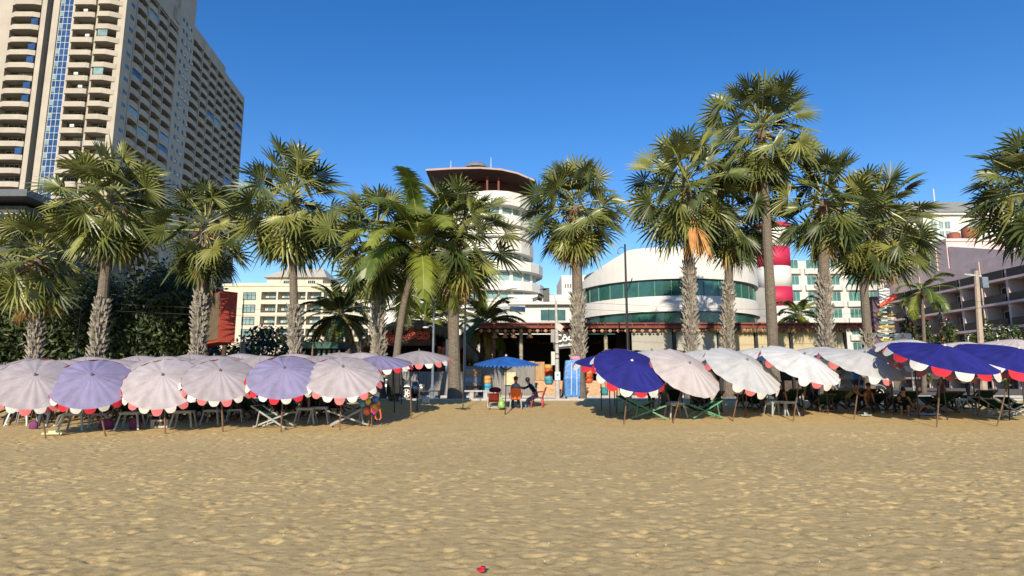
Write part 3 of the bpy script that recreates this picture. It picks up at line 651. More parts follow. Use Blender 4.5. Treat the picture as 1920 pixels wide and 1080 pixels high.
def make_deck(label, mf, mc, w=.58):
    t = thing('deck_chair', label, 'deck chair', group='folding deck chairs'); h = w/2
    q = MB()
    for a in (-h, h): q.bar((-.68, a, .70), (.62, a, .02), .035, .05)
    q.bar((-.68, -h-.02, .70), (-.68, h+.02, .70), .04); q.bar((.62, -h, .05), (.62, h, .05), .035); q.bar((-.2, -h, .43), (-.2, h, .43), .03)
    q.build('back_frame', mf, t)
    q = MB(); k = h-.05
    for a in (-k, k): q.bar((-.60, a, .02), (.72, a, .50), .035, .05)
    q.bar((.72, -k-.04, .50), (.72, k+.04, .50), .04); q.bar((-.6, -k, .05), (-.6, k, .05), .035)
    q.build('seat_frame', mf, t)
    for a in (-h+.02, h-.02):
        q = MB(); q.bar((-.36, a*1.06, .54), (-.44, a*1.06, .04), .03, .045); q.build('leg', mf, t)
    q = MB(); pts = [(-.67, .71), (-.4, .53), (-.1, .36), (.12, .27), (.3, .27), (.5, .36), (.71, .51)]; n = len(pts); vs = []
    for x, z in pts: vs += [(x, -h+.06, z), (x, h-.06, z)]
    vs += [(v_[0], v_[1], v_[2]-.008) for v_ in vs]; m2 = 2*n
    fs = [(2*i, 2*i+2, 2*i+3, 2*i+1) for i in range(n-1)]+[(m2+2*i, m2+2*i+1, m2+2*i+3, m2+2*i+2) for i in range(n-1)]
    q.add(vs, fs).build('sling', mc, t, smooth=True)
    return t
DK = {}
def deck(u, v, rz, key, label, sc=1.0, Yd=None):
    mf, mc = {'wm': (m_wfr, m_mar), 'gg': (m_gfr, m_dgr), 'bm': (m_bfr, m_mar), 'bg': (m_bfr, m_dgr), 'wd': (m_wfr, m_dgr)}[key]
    if key not in DK: o = DK[key] = make_deck(label, mf, mc)
    else: o = copy_tree(DK[key])
    g = ground(u, v); return put(o, g-UP*.01, rz, label, sc)
for u, v, rz, k, l in [(513, 801, -.25, 'wd', 'white-framed deck chair with dark sling below the middle lavender parasol'), (655, 797, math.pi+.3, 'wm', 'white-framed deck chair with maroon sling left of the balloon bunch'),
        (600, 778, math.pi/2-.2, 'bm', 'maroon deck chair facing inland, left of a matching pair below the rightmost grey parasol'), (626, 778, math.pi/2-.1, 'bm', 'maroon deck chair facing inland, right of a matching pair below the rightmost grey parasol'),
        (672, 780, math.pi-.1, 'wm', 'white-framed deck chair deeper in the shade behind the balloon bunch'), (455, 785, .4, 'bm', 'dark maroon deck chair in deep shade left of the white-framed dark one'),
        (290, 782, math.pi/2, 'bg', 'dark green deck chair back behind the radio box'), (335, 782, math.pi/2, 'bg', 'dark green deck chair back behind the lowest-hanging parasol pole'), (385, 780, math.pi/2+.1, 'bg', 'dark green deck chair back under the grey parasol below the billboard'),
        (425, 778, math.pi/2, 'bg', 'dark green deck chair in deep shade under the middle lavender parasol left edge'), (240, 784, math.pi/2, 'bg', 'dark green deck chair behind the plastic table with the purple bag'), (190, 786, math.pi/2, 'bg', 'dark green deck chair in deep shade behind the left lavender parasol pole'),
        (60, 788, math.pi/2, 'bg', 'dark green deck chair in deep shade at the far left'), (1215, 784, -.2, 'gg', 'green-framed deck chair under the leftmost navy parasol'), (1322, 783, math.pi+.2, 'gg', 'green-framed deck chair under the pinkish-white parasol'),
        (1192, 776, -.5, 'gg', 'green-framed deck chair deeper in the shade of the leftmost navy parasol'), (1420, 768, 1.4, 'bg', 'dark deck chair in deep shade between the third and fourth right parasols'), (1540, 770, 1.6, 'bg', 'dark deck chair in deep shade left of the shadowed white parasol pole'),
        (1885, 782, 0.15, 'wd', 'white-framed deck chair nearest the right edge under the large navy parasol'), (1912, 778, 0.1, 'wd', 'white-framed deck chair second from the pole at the right edge'), (1860, 778, .1, 'wd', 'white-framed deck chair left of the leaning pole at the right edge'),
        (1640, 768, 1.5, 'bg', 'dark deck chair in deep shade below the shadowed white parasol')]:
    deck(u, v, rz, k, l)
# extra dark chairs inside the shade; looped rows are filler added to darken it
for u, v, rz, k, l in [(120, 776, 1.5, 'bm', 'maroon deck chair two rows back behind the left lavender parasol'), (1480, 762, 1.5, 'bm', 'maroon deck chair two rows back under the fourth right parasol'), (1590, 762, 1.6, 'bm', 'maroon deck chair two rows back under the shadowed white parasol'),
        (1780, 764, 1.5, 'bg', 'dark deck chair two rows back below the large navy parasol with pale hub'), (520, 770, 1.6, 'bm', 'maroon deck chair two rows back behind the white-framed dark one'), (310, 770, 1.5, 'bm', 'maroon deck chair two rows back under the lowest-hanging parasol')]:
    deck(u, v, rz, k, l)
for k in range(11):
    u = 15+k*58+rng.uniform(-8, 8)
    if u < 640: deck(u, 786+rng.uniform(-5, 3), 1.57+rng.uniform(-.15, .15), 'bg', 'dark filler deck chair added to deepen the shade of the left back parasols', 1.2)
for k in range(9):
    u = 1265+k*72+rng.uniform(-8, 8); deck(u, 770+rng.uniform(-5, 3), 1.57+rng.uniform(-.2, .2), 'bg', 'dark filler deck chair added to deepen the shade of the right back parasols', 1.2)
# gap chairs
dk = make_deck('white-framed deck chair with red sling beside the orange chair', m_wfr, mat('red_cloth', (.42, .035, .03), .85, .2, 4)); put(dk, ground(926, 765), math.pi/2+.05, dk['label'], .95)
mb = MB(); g = ground(928, 764)
mb.ball((0, 0, 0), (.27, .10, .13), 12, 8); o = mb.build('cushion', m_mar, smooth=True); o.location = g+Vector((.02, .34-.9, .76)); o.location = g+Vector((.02, -.60, .76)); tag(o, 'dark red cushion lying on top of the red deck chair', 'cushion')
def plastic_chair(label, m, ml, g, rz):
    t = thing('plastic_chair', label, 'chair', g, rz)
    q = MB(); q.add([(-.24, -.22, .42), (.24, -.22, .42), (.21, .22, .40), (-.21, .22, .40), (-.24, -.22, .45), (.24, -.22, .45), (.21, .22, .43), (-.21, .22, .43)],
                    [(3, 2, 1, 0), (4, 5, 6, 7), (0, 1, 5, 4), (1, 2, 6, 5), (2, 3, 7, 6), (3, 0, 4, 7)]); q.build('seat', m, t, world=False)
    q = MB(); prof = [(-.20, .42), (-.235, .62), (-.23, .78), (-.17, .85), (0, .875), (.17, .85), (.23, .78), (.235, .62), (.20, .42)]
    q.slab([(x, .21+.16*(z-.42)/.45, z) for x, z in prof], (0, .028, .004)); q.build('backrest', m, t, world=False)
    for a in (-1, 1):
        q = MB(); q.tube([(a*.25, .25, .66), (a*.28, .05, .655), (a*.28, -.18, .64), (a*.25, -.21, .45)], .022, 6); q.build('armrest', m, t, world=False)
        for b in (-1, 1):
            q = MB(); q.tube([(a*.21, b*.2, .43), (a*.25, b*.25, 0)], [.03, .02], 6); q.build('leg', ml, t, world=False)
    return t
plastic_chair('orange plastic armchair with whitish legs seen from behind', m_org, m_plast, ground(967, 766), math.pi)
plastic_chair('red plastic armchair with a person in navy sitting in it', m_redp, m_redp, ground(1008, 763), -math.pi/2-.2)
mb = MB(); mb.lathe([(.05, 0), (.15, .03), (.16, .14), (.11, .3), (.04, .40), (.02, .52), (.045, .56)], 12); o = mb.build('carrier_bag', mat('bag_green', (.25, .45, .12), .35, .35, 9, .4, 12), smooth=True); o.location = ground(940, 768)+UP*.06; tag(o, 'pale green plastic bag hanging beside the red deck chair', 'bag')
# balloons
g = ground(697, 799); t = thing('balloon_bunch', 'bunch of colourful foil balloons tied to a stick at the shade edge', 'balloons', g)
rg = random.Random(5); bc = [(.05, .15, .5), (.6, .05, .3), (.7, .25, .03), (.65, .5, .05), (.05, .35, .15), (.1, .4, .5), (.45, .08, .1), (.3, .1, .4), (.7, .15, .06), (.1, .12, .3), (.65, .65, .6), (.55, .4, .08), (.08, .3, .45)]
for k in range(17):
    u = rg.uniform(680, 709); v = rg.uniform(726, 772); 
    q = MB(); c_ = P(u, v, g.y+rg.uniform(-.15, .2)); r = rg.uniform(.10, .15); q.ball(c_, (r, r*.75, r*1.05), 10, 7); q.tube([c_-UP*r*.9, c_-UP*r*1.25], [.008, .03], 6)
    q.build('balloon', mat('balloon_%d' % (k % 13), bc[k % 13], .25, .3, 7, spec=.6), t, smooth=True)
q = MB(); q.tube([g-UP*.1, P(697, 745, g.y)], .02, 6); q.build('stick', m_pole, t)
q = MB()
for a in (-.06, .06): q.tube([P(709, 760, g.y)+Vector((a*.3, 0, 0)), P(709, 775, g.y)+Vector((a*1.4, 0, 0)), P(709, 784, g.y)+Vector((a*1.6, 0, 0)), P(709, 787, g.y)+Vector((a*.5, 0, 0))], .022, 6)
q.build('hanging_toy', m_org, t)
# small things in the shade
def simple(name, label, cat, mb, m, smooth=False, loc=None, group=None):
    o = mb.build(name, m, smooth=smooth)
    if loc is not None: o.location = loc
    return tag(o, label, cat, group)
m_prp = mat('purple_cloth', (.17, .035, .13), .85, .25, 5)
for u, v, sx, sz, l in [(181, 806, .34, .32, 'purple cloth bag standing between the two leftmost parasol poles'), (236, 806, .26, .36, 'purple bag behind the plastic table at the lowest-hanging parasol'), (42, 806, .2, .26, 'pink bag under the leftmost plastic table')]:
    mb = MB(); mb.lathe([(.6, 0), (.75, .1), (.7, .6), (.5, .9), (.2, 1)], 10); o = simple('cloth_bag', l, 'bag', mb, m_prp, True, ground(u, v)+Vector((0, .45, 0))); o.scale = (sx, sx*.6, sz)
g = ground(291, 803); t = thing('radio_box', 'pale box radio with dark speaker face on the sand in the left shade', 'radio', g+Vector((0, .3, 0)))
mb = MB(); mb.b2(-.28, .28, -.1, .1, 0, .26); mb.build('case', mat('radio_case', (.42, .36, .36), .5, .15, 6), t, world=False)
for x in (-.08, .08): mb = MB(); mb.b2(x-.07, x+.07, -.112, -.101, .06, .2); mb.build('speaker_grille', m_poled, t, world=False)
mb = MB(); mb.prism([(-.3, -.1), (-.1, -.16), (.1, -.1), (.32, -.12), (.3, .1), (0, .16), (-.25, .1)], 0, .05); mb.prism([(-.1, -.1), (.1, -.08), (.12, .08), (-.12, .1)], .05, .11)
simple('crumpled_cloth', 'pale yellow crumpled cloth lying on the sand beside the leftmost parasol pole', 'cloth', mb, mat('cloth_cream', (.6, .58, .35), .9, .2, 8), False, ground(101, 814))
mb = MB(); mb.prism([(-.2, -.1), (0, -.16), (.22, -.08), (.24, .08), (0, .12), (-.22, .1)], 0, .04); mb.prism([(-.08, -.08), (.1, -.05), (.02, .08)], .04, .13)
simple('crumpled_paper', 'white crumpled paper on the sand below the shadowed white parasol', 'litter', mb, m_plast, False, ground(1622, 779))
mb = MB(); mb.prism([(-.55, -.25), (.5, -.28), (.58, .2), (-.5, .28)], 0, .05); mb.ball((-.1, 0, .07), (.3, .16, .06), 10, 5)
simple('towel', 'light blue towel spread on the sand beside the bent-over person', 'towel', mb, mat('towel_blue', (.25, .38, .62), .95, .2, 9, .4, 50), True, ground(1733, 777))
mb = MB(); mb.box((0, 0, .012), (.045, .065, .02), rz=.5); mb.box((.02, .01, .03), (.035, .04, .015), rz=1.0)
simple('litter_packet', 'small red torn packet lying on the sand in the foreground', 'litter', mb, m_vr, False, ground(901, 1071))
for k in range(22):
    mb = MB() if k == 0 else mb
    if k == 0:
        mb.ball((0, 0, 0), (.007, .010, .005), 6, 4); sh = simple('shell_fragment', 'tiny white shell fragment lying on the bumpy sand', 'shell', mb, mat('shell', (.8, .78, .74), .5), True, None, 'shell fragments scattered on the sand')
    else: sh = sh.copy(); COL.objects.link(sh)
    sh.location = ground(rng.uniform(60, 1880), 850+rng.random()**.8*210)+UP*.02
# ================================================================== PEOPLE
m_skin = mat('skin', (.36, .20, .13), .6, .1, 8); m_skin2 = mat('skin_tan', (.24, .125, .075), .6, .1, 8); m_hair = mat('hair_black', (.012, .01, .01), .5)
def cloth(c): return mat('cloth_%d_%d_%d' % tuple(int(q*99) for q in c), c, .9, .2, 6, spec=.15)
def person(label, loc, rz, lean=5, hipz=.93, hip=(0, 0), knee=(0, 0), sh=(5, 5), elb=(10, 10), head=0, shirt=(.3, .3, .3), trousers=(.05, .06, .1), shoes=(.6, .6, .6), skin=None, bare_arms=True, bare_legs=False, bare_back=False, hat=None, long_hair=False, abd=6):
    skin = skin or m_skin; J = []; E = []; Rr = []; tagv = []
    t = thing('person', label, 'person', loc, rz, None)
    def sg(a): return Vector((0, -math.sin(R_(a)), math.cos(R_(a))))
    def dn(a): return Vector((0, -math.sin(R_(a)), -math.cos(R_(a))))
    def add(p, r, par, tg): J.append(Vector(p)); Rr.append(r); tagv.append(tg); i = len(J)-1; (E.append((par, i)) if par is not None else None); return i
    pel = add((0, 0, hipz), (.155, .12), None, 1)
    wst = add(J[0]+sg(lean)*.18, (.135, .105), pel, 0)
    che = add(J[wst]+sg(lean*1.25)*.20, (.165, .115), wst, 0)
    nkb = add(J[che]+sg(lean*1.4)*.15, (.08, .075), che, 0)
    nk = add(J[nkb]+sg(lean+head)*.07, (.052, .055), nkb, 2)
    h1 = add(J[nk]+sg(lean*.4+head)*.07, (.07, .08), nk, 2); h2 = add(J[h1]+sg(lean*.4+head)*.09, (.078, .095), h1, 2); h3 = add(J[h2]+sg(lean*.4+head)*.06, (.055, .065), h2, 2)
    for k, s in enumerate((-1, 1)):
        a = add(J[nkb]+Vector((s*.15, 0, 0))-sg(lean)*.03, (.062, .062), nkb, 0)
        el_ = add(J[a]+dn(sh[k])*.28+Vector((s*.05, 0, 0)), (.04, .04), a, 2 if bare_arms else 0)
        wr = add(J[el_]+dn(sh[k]+elb[k])*.25, (.028, .026), el_, 2)
        dv = dn(sh[k]+elb[k]+5); pm = add(J[wr]+dv*.08, (.036, .02), wr, 2)
        for fx, fl in ((-.025, .075), (-.009, .085), (.009, .082), (.025, .065)):
            f1 = add(J[pm]+dv*fl*.5+Vector((fx, 0, 0)), (.009, .009), pm, 2); add(J[f1]+dn(sh[k]+elb[k]+40)*fl*.5, (.008, .008), f1, 2)
        th_ = add(J[wr]+dv*.05+Vector((-s*.045, -.01, 0)), (.01, .01), wr, 2); add(J[th_]+dv*.04+Vector((-s*.012, 0, 0)), (.009, .009), th_, 2)
        hj = add(J[pel]+Vector((s*.10, 0, -.05)), (.095, .1), pel, 1)
        kn = add(J[hj]+dn(hip[k])*.42+Vector((s*.02*abd/6, 0, 0)), (.062, .062), hj, 1)
        an = add(J[kn]+dn(hip[k]-knee[k])*.42, (.04, .042), kn, 2 if bare_legs else 1)
        fo = dn(hip[k]-knee[k]+82); to = add(J[an]+fo*.16-UP*.03, (.04, .028), an, 3); 
    me = bpy.data.meshes.new('body'); me.from_pydata([tuple(j) for j in J], E, []); o = bpy.data.objects.new('body_src', me); COL.objects.link(o)
    md = o.modifiers.new('skin', 'SKIN'); 
    for i, r in enumerate(Rr): me.skin_vertices[0].data[i].radius = r
    me.skin_vertices[0].data[0].use_root = True
    ss = o.modifiers.new('s', 'SUBSURF'); ss.levels = 1; ss.render_levels = 1
    dg = bpy.context.evaluated_depsgraph_get(); nm = bpy.data.meshes.new_from_object(o.evaluated_get(dg)); bpy.data.objects.remove(o)
    nm.name = 'body'; nm.materials.clear()
    for m in (skin if bare_back else cloth(shirt), cloth(trousers), skin, cloth(shoes)): nm.materials.append(m)
    for p in nm.polygons:
        c = Vector(p.center); best = 9; bi = 0
        for a, b in E:
            A, B = J[a], J[b]; ab = B-A; k = max(0, min(1, (c-A).dot(ab)/max(1e-9, ab.dot(ab)))); dd = (c-A-ab*k).length
            if dd < best: best = dd; bi = tagv[b] if k > .15 or tagv[a] == tagv[b] else tagv[a]
        p.material_index = bi; p.use_smooth = True
    link('body', nm, t)
    hv = sg(lean*.4+head); fw = Vector((0, -math.cos(R_(lean*.4+head)), -math.sin(R_(lean*.4+head)))); hc = J[h2]+hv*.01
    q = MB()
    for s in (-1, 1): q.ball(hc+fw*.085+Vector((s*.032, 0, 0)), .012, 6, 4)
    q.ball(hc+fw*.1-hv*.035, (.013, .016, .02), 6, 4, 1); q.box(hc+fw*.088-hv*.075, (.045, .012, .01), 2)
    for s in (-1, 1): q.ball(hc+Vector((s*.085, 0, 0))-hv*.02, (.012, .022, .032), 6, 4, 1)
    q.build('face', [m_hair, skin, mat('lip', (.35, .1, .09), .5)], t, True, False)
    q = MB(); q.ball(hc-fw*.018+hv*.03, (.095, .108, .10), 12, 7)
    if long_hair: q.ball(hc-fw*.075-hv*.12, (.085, .05, .16), 10, 6)
    q.build('hair', m_hair if not hat else cloth(hat), t, True, False)
    if hat: q = MB(); q.lathe([(.17, 0), (.165, .012), (.10, .02)], 14, hc+hv*.05); q.build('hat_brim', cloth(hat), t, True, False)
    return t
SIT = dict(hipz=.48, hip=(82, 86), knee=(84, 80))
SITC = dict(hipz=.30, hip=(95, 100), knee=(80, 70))
person('person in navy jacket and jeans sitting in the red plastic chair, white sneakers', ground(1006, 763)+Vector((0, .02, 0)), -math.pi/2-.15, 28, .52, (62, 70), (62, 58), (70, 60), (30, 40), 10, (.015, .02, .05), (.10, .15, .28), (.75, .75, .75), bare_arms=False)
person('person in a grey shirt and maroon hat sitting in the orange chair, facing inland', ground(967, 766), math.pi, 4, .49, (78, 80), (78, 80), (25, 25), (50, 45), 5, (.28, .30, .36), (.05, .05, .08), hat=(.22, .03, .05))
person('person in a white shirt walking past the restaurant steps near the blue cabinet', Vector((P(1061, 700, 38).x, 38, .62)), 1.2, 3, .93, (18, -14), (6, 16), (-12, 16), (12, 20), 0, (.7, .7, .7), (.04, .05, .09))
person('bare-backed tanned person bent forward, sitting on the blue towel', ground(1742, 777), -1.35, 58, .16, (100, 96), (70, 78), (60, 45), (20, 20), 10, (.1, .1, .1), (.04, .04, .05), skin=m_skin2, bare_back=True, bare_legs=True)
person('person in dark clothes squatting on the sand left of the bent-over person', ground(1694, 775), -.4, 30, .26, (110, 112), (120, 124), (55, 40), (30, 30), -5, (.02, .02, .025), (.03, .03, .035), bare_legs=True)
person('person in a grey shirt sitting on a low seat left of the squatting person', ground(1664, 768), .3, 12, **SITC, shirt=(.25, .26, .28), trousers=(.04, .04, .05))
person('person in an olive green shirt leaning forward under the shadowed white parasol', ground(1588, 768), .8, 35, .44, (85, 85), (80, 84), (50, 50), (30, 30), 0, (.20, .24, .12), (.05, .05, .05))
person('dark-haired person in black sitting deep in the shade between white parasols', ground(1555, 766), -.2, 10, **SITC, shirt=(.03, .03, .04), trousers=(.05, .05, .06), long_hair=True)
person('person with bare brown legs standing under the leftmost navy parasol', ground(1222, 768), .4, 4, .93, (4, -3), (3, 6), (8, 3), (20, 10), 0, (.03, .03, .035), (.035, .03, .03), skin=m_skin2, bare_legs=True)
person('person in grey sitting behind the green deck chairs under the pinkish parasol', ground(1247, 772), -.4, 20, **SITC, shirt=(.10, .11, .12), trousers=(.2, .2, .22))
person('person in faded red trousers standing under the third right parasol', ground(1432, 769), .2, 3, .93, (5, -4), (3, 6), (10, 5), (25, 15), 0, (.10, .05, .05), (.28, .10, .11))
person('reclining person in dark red at the far left behind the leftmost parasol pole', ground(86, 794), .5, -20, **SITC, shirt=(.16, .03, .04), trousers=(.07, .08, .1))
person('tanned shirtless person sitting behind the left lavender parasol', ground(137, 794), -.3, 5, **SITC, skin=m_skin2, bare_back=True, trousers=(.18, .16, .12))
person('person in dark blue sitting in deep shade under the leftmost parasol', ground(34, 792), .1, 8, **SITC, shirt=(.03, .04, .10), trousers=(.03, .03, .04))
person('person in maroon sitting on a chair right under the large navy parasol with pale hub', ground(1765, 763), .2, 8, **SIT, shirt=(.14, .03, .05), trousers=(.03, .03, .04))
person('person in dark green sitting deep in the shade below the fourth right parasol', ground(1515, 764), .2, 8, **SIT, shirt=(.03, .06, .04), trousers=(.03, .03, .04))
# ================================================================== BUILDINGS
m_tower = mat('tower_render', (.43, .385, .32), .85, .12, .25); m_towerd = mat('tower_trim', (.52, .48, .42), .85, .15, .3)
m_recess = mat('recess_wall_shaded', (.13, .115, .10), .9, .3, .5); m_dark = mat('dark_interior', (.02, .018, .016), .9)  # wall tones darkened for recesses, slot and interior, shade kept in the colour
m_glassd = mat('glass_dark', (.025, .03, .035), .08, .4, .8, spec=.8); m_glassb = mat('glass_blue', (.03, .075, .19), .12, .45, .5, spec=.7); m_glassg = mat('glass_green', (.03, .11, .085), .10, .6, .35, spec=.8)
m_glassp = mat('glass_pale', (.22, .33, .32), .12, .4, .5, spec=.8); m_wframe = mat('window_frame_white', (.6, .6, .58), .5)
m_white = mat('white_wall', (.66, .645, .60), .8, .07, .4); m_white2 = mat('white_wall_greyer', (.56, .56, .52), .8, .1, .4)  # second white is a little greyer and darker
m_cream = mat('cream_wall', (.64, .575, .45), .85, .08, .3); m_pink = mat('pink_wall', (.68, .51, .50), .85, .14, .4); m_pinkt = mat('pink_trim', (.60, .46, .43), .85, .14, .4)
m_roofg = mat('roof_grey', (.30, .31, .27), .8, .2, 2); m_roofr = mat('roof_red', (.20, .035, .03), .8, .3, 2); m_redw = mat('red_timber', (.17, .045, .035), .75, .35, 3)
m_rail = mat('railing_dark', (.022, .018, .017), .6)
def bobj(name, label, cat, loc, group=None): return thing(name, label, cat, loc, 0, group)
def window(parent, c, wd, h, nrm=(0, -1, 0), mg=None, mull=1, fr=.06, depth=.08, mf=None, trans=0):
    """frame with mullions set in the wall face, pane behind; c is the centre on the wall face."""
    n = Vector(nrm).normalized(); x = UP.cross(n).normalized()*-1; c = Vector(c)+n*.03; mb = MB()
    M = Matrix((x, n, UP)).transposed()
    def bx(dx, dz, sx, sz, dn_=0.0, sd=depth): mb.box(c+x*dx+UP*dz+n*dn_, (sx, sd, sz), 0, M=M)
    bx(0, h/2, wd+fr*2, fr); bx(0, -h/2, wd+fr*2, fr); bx(-wd/2-fr/2+.0, 0, fr, h-fr); bx(wd/2+fr/2, 0, fr, h-fr)
    for k in range(mull): bx(-wd/2+wd*(k+1)/(mull+1), 0, fr*.7, h-fr)
    if trans: bx(0, h*trans, wd, fr*.7, 0, depth*.8)
    f = mb.build('window', mf or m_wframe, parent)
    q = MB(); q.box(c-n*.012, (wd, .02, h), 0, M=M); q.build('pane', mg or m_glassd, f)
    return f
# ---------------- high-rise on the left
TC = Vector((-86.0, 125.0, .6)); EA = Vector((-1, 0, 0)); EB = Vector((-7, 75, 0)).normalized(); NO = Vector((0, -1, 0)); NB = Vector((EB.y, -EB.x, 0))
def uside(u, v=151):
    q = P(u, v, 100.0); k = q.x/100.0
    # X = TC.x+EB.x*b ; Y = TC.y+EB.y*b ; X = k*Y
    return (k*TC.y-TC.x)/(EB.x-k*EB.y)
tw = bobj('apartment_tower', 'tall beige high-rise with rows of balconies on the left skyline', 'high-rise', TC)
FH = 3.0; NFL = 31; TOPN = 93.2; BMAX = uside(460)
def fr_(a, o, z): return TC+EA*a-Vector((0, 1, 0))*o+UP*z
def sd_(b, o, z): return TC+EB*b+NB*o+UP*z
def quadbox(f, a0, a1, o0, o1, z0, z1, mb, mi=0):
    vs = [f(a, o, z) for z in (z0, z1) for a, o in ((a0, o0), (a1, o0), (a1, o1), (a0, o1))]
    fs = [(3, 2, 1, 0), (4, 5, 6, 7), (0, 1, 5, 4), (1, 2, 6, 5), (2, 3, 7, 6), (3, 0, 4, 7)]
    mb.add(vs, fs if f is sd_ else [tuple(reversed(x)) for x in fs], mi)
fins = [uside(u) for u in (244, 265.5, 286.7, 306.7, 326.7, 356.7, 376.7, 391.5, 406.7, 420.4, 433, 446, 460)]
bc1 = fins[4]; bc2 = fins[5]
mb = MB()   # core mass (recessed) and roofs
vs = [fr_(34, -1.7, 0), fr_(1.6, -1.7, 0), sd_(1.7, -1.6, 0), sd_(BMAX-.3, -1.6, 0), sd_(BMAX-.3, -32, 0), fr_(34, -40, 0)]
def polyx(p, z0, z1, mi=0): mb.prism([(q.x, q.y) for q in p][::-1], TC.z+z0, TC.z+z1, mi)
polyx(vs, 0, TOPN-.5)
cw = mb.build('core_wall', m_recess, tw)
mb = MB()
def wallf(a0, a1, o0, o1, z0=0, z1=TOPN): quadbox(fr_, a0, a1, o0, o1, z0, z1, mb)
def walls(b0, b1, o0, o1, z0=0, z1=TOPN): quadbox(sd_, b0, b1, o0, o1, z0, z1, mb)
wallf(-.05, .55, -1.5, .02); wallf(5.95, 6.35, -1.7, .05); wallf(11.3, 11.7, -1.7, .05); wallf(14.6, 16.0, -1.7, .35); wallf(17.4, 18.5, -1.7, .35); wallf(25.3, 36, -1.7, .0)
for k in range(NFL+1):
    wallf(.56, 5.94, -1.65, -.02, k*FH-.25, k*FH-.03); wallf(6.36, 11.29, -1.65, -.02, k*FH-.25, k*FH-.03); wallf(18.51, 25.29, -1.65, -.02, k*FH-.25, k*FH-.03)
walls(.02, fins[0]-.12, -1.5, -.06)
for i in (0, 1, 2, 3): walls(fins[i]-.14, fins[i]+.14, -1.65, .12)
walls(bc1-.14, bc2, -1.65, .08, 0, 109.0)
for i in range(6, 13): walls(fins[i]-.16, fins[i]+.16, -1.65, .12, 0, 99.5 if i < 10 else 98.0)
for k in range(NFL+1):
    for i in (0, 1, 2, 3): walls(fins[i]+.15, fins[i+1]-.15, -1.6, -.1, k*FH-.25, k*FH-.03)
    for i in range(5, 12): walls(fins[i]+(.17 if i > 5 else 0.02), fins[i+1]-.17, -1.6, -.1, k*FH-.25, k*FH-.03)
walls(.02, bc1-.15, -6, .1, TOPN+.02, TOPN+1.1); walls(bc2+.02, fins[9], -12, .12, 96.0, 99.8); walls(fins[9]+.05, BMAX, -12, .1, 95.8, 98.3)
wallf(-.1, 34, -5, .05, TOPN-.2, TOPN+1.2)
mb.build('wall', m_tower, tw)
mb = MB(); walls(bc1-14, bc1-.2, -26, -.4, TOPN+1.2, 104.0); walls(bc1-.1, bc2-.1, -14, -.3, 98, 108.9); walls(bc1-2.2, bc1-.25, -3, .3, TOPN+1.2, 98.5); mb.build('roof_block', m_tower, tw)
# white roof lettering frame
mb = MB()
for i in range(5):
    p = sd_(bc2-9+i*2.2, -.4, 108.9); mb.bar(p, p+UP*3.2, .25); mb.bar(p+UP*3.1, p+EB*1.3+UP*3.1, .25); mb.bar(p+UP*1.6, p+EB*1.2+UP*1.6, .22)
mb.build('roof_sign', m_wframe, tw)
# vertical blue glass strip
mb = MB(); wallf(11.72, 14.58, -1.6, .02); mb.build('glass_strip', m_glassb, tw)
mb = MB()
for k in range(NFL*2): wallf(11.72, 14.58, .021, .06, k*1.5-.04, k*1.5+.04)
for a in (11.74, 12.7, 13.7, 14.5): wallf(a-.04, a+.04, .022, .055, 0, TOPN)
mb.build('glass_strip_frame', m_wframe, tw)
mb = MB()
for k in range(NFL): wallf(13.72, 14.46, .056, .08, k*3.0+.3, k*3.0+1.45); 
kind(mb.build('opening_sash', m_glassp, tw), 'stuff')
mb = MB(); wallf(16.02, 17.38, -1.65, -1.2); mb.build('shaft', m_dark, tw)
def front_balc(mb, poly, k):
    z0 = TC.z+k*FH-.3; mb.prism([(TC.x-a, TC.y-o) for a, o in poly], z0, z0+1.15)
POLY = [[(11.25, -.02), (11.25, .6), (10.6, .85), (7.0, .85), (6.4, .6), (6.4, -.02)], [(5.9, -.02), (5.9, .7), (5.2, 1.15), (2.9, 1.15), (.9, .2), (.6, -.02)], [(25.2, -.02), (25.2, .3), (23.8, .95), (20.0, .95), (18.6, .5), (18.55, -.02)]]
rg = random.Random(9); nwin = 0
rest = MB(); restw = MB()
for k in range(NFL):
    for j, pl in enumerate(POLY):
        vis = k >= 14 and k <= 29
        m_ = MB(); front_balc(m_ if vis else rest, pl, k)
        if vis: m_.build('balcony', m_tower, tw)
        a0, a1 = ((7.0, 10.6), (1.4, 5.4), (19.6, 24.6))[j]
        q = fr_((a0+a1)/2, -1.66, k*FH+1.75)
        if vis:
            wd = (a1-a0)*rg.uniform(.55, .85)
            window(tw, q+Vector((rg.uniform(-.3, .3), 0, 0)), wd, 1.5, NO, rg.choice([m_glassd, m_glassd, m_glassd, m_glassp]), 2)
            nwin += 1
        else: quadbox(fr_, a0, a1, -1.69, -1.6, k*FH+.9, k*FH+2.4, restw)
    if k >= 14 and k <= 29:
        if rg.random() < .6: m_ = MB(); c = fr_(rg.uniform(7.5, 10), .2, k*FH+1.55); m_.box(c, (.9, .35, .6)); m_.build('air_conditioner', m_wframe, tw)
        if k in (16, 20, 21, 23, 24, 26): m_ = MB(); quadbox(fr_, 18.9, 20.4, .35, .45, k*FH+1.1, k*FH+2.7, m_); m_.build('glazed_screen', m_glassb, tw)
        if k in (22, 25, 28): m_ = MB(); quadbox(fr_, 3.0, 5.1, .8, .9, k*FH+1.1, k*FH+2.7, m_); m_.build('glazed_screen', m_glassp, tw)
        # ribbon windows on the shaded side
        q = sd_(fins[0]*.5, -.055, k*FH+1.7); window(tw, q, fins[0]*.62, 1.1, NB, rg.choice([m_glassb, m_glassd]), 4)
bays = [(fins[i]+.16, fins[i+1]-.16) for i in (0, 1, 2, 3)]+[(fins[i]+.18, fins[i+1]-.18) for i in range(5, 12)]
cnt = 0
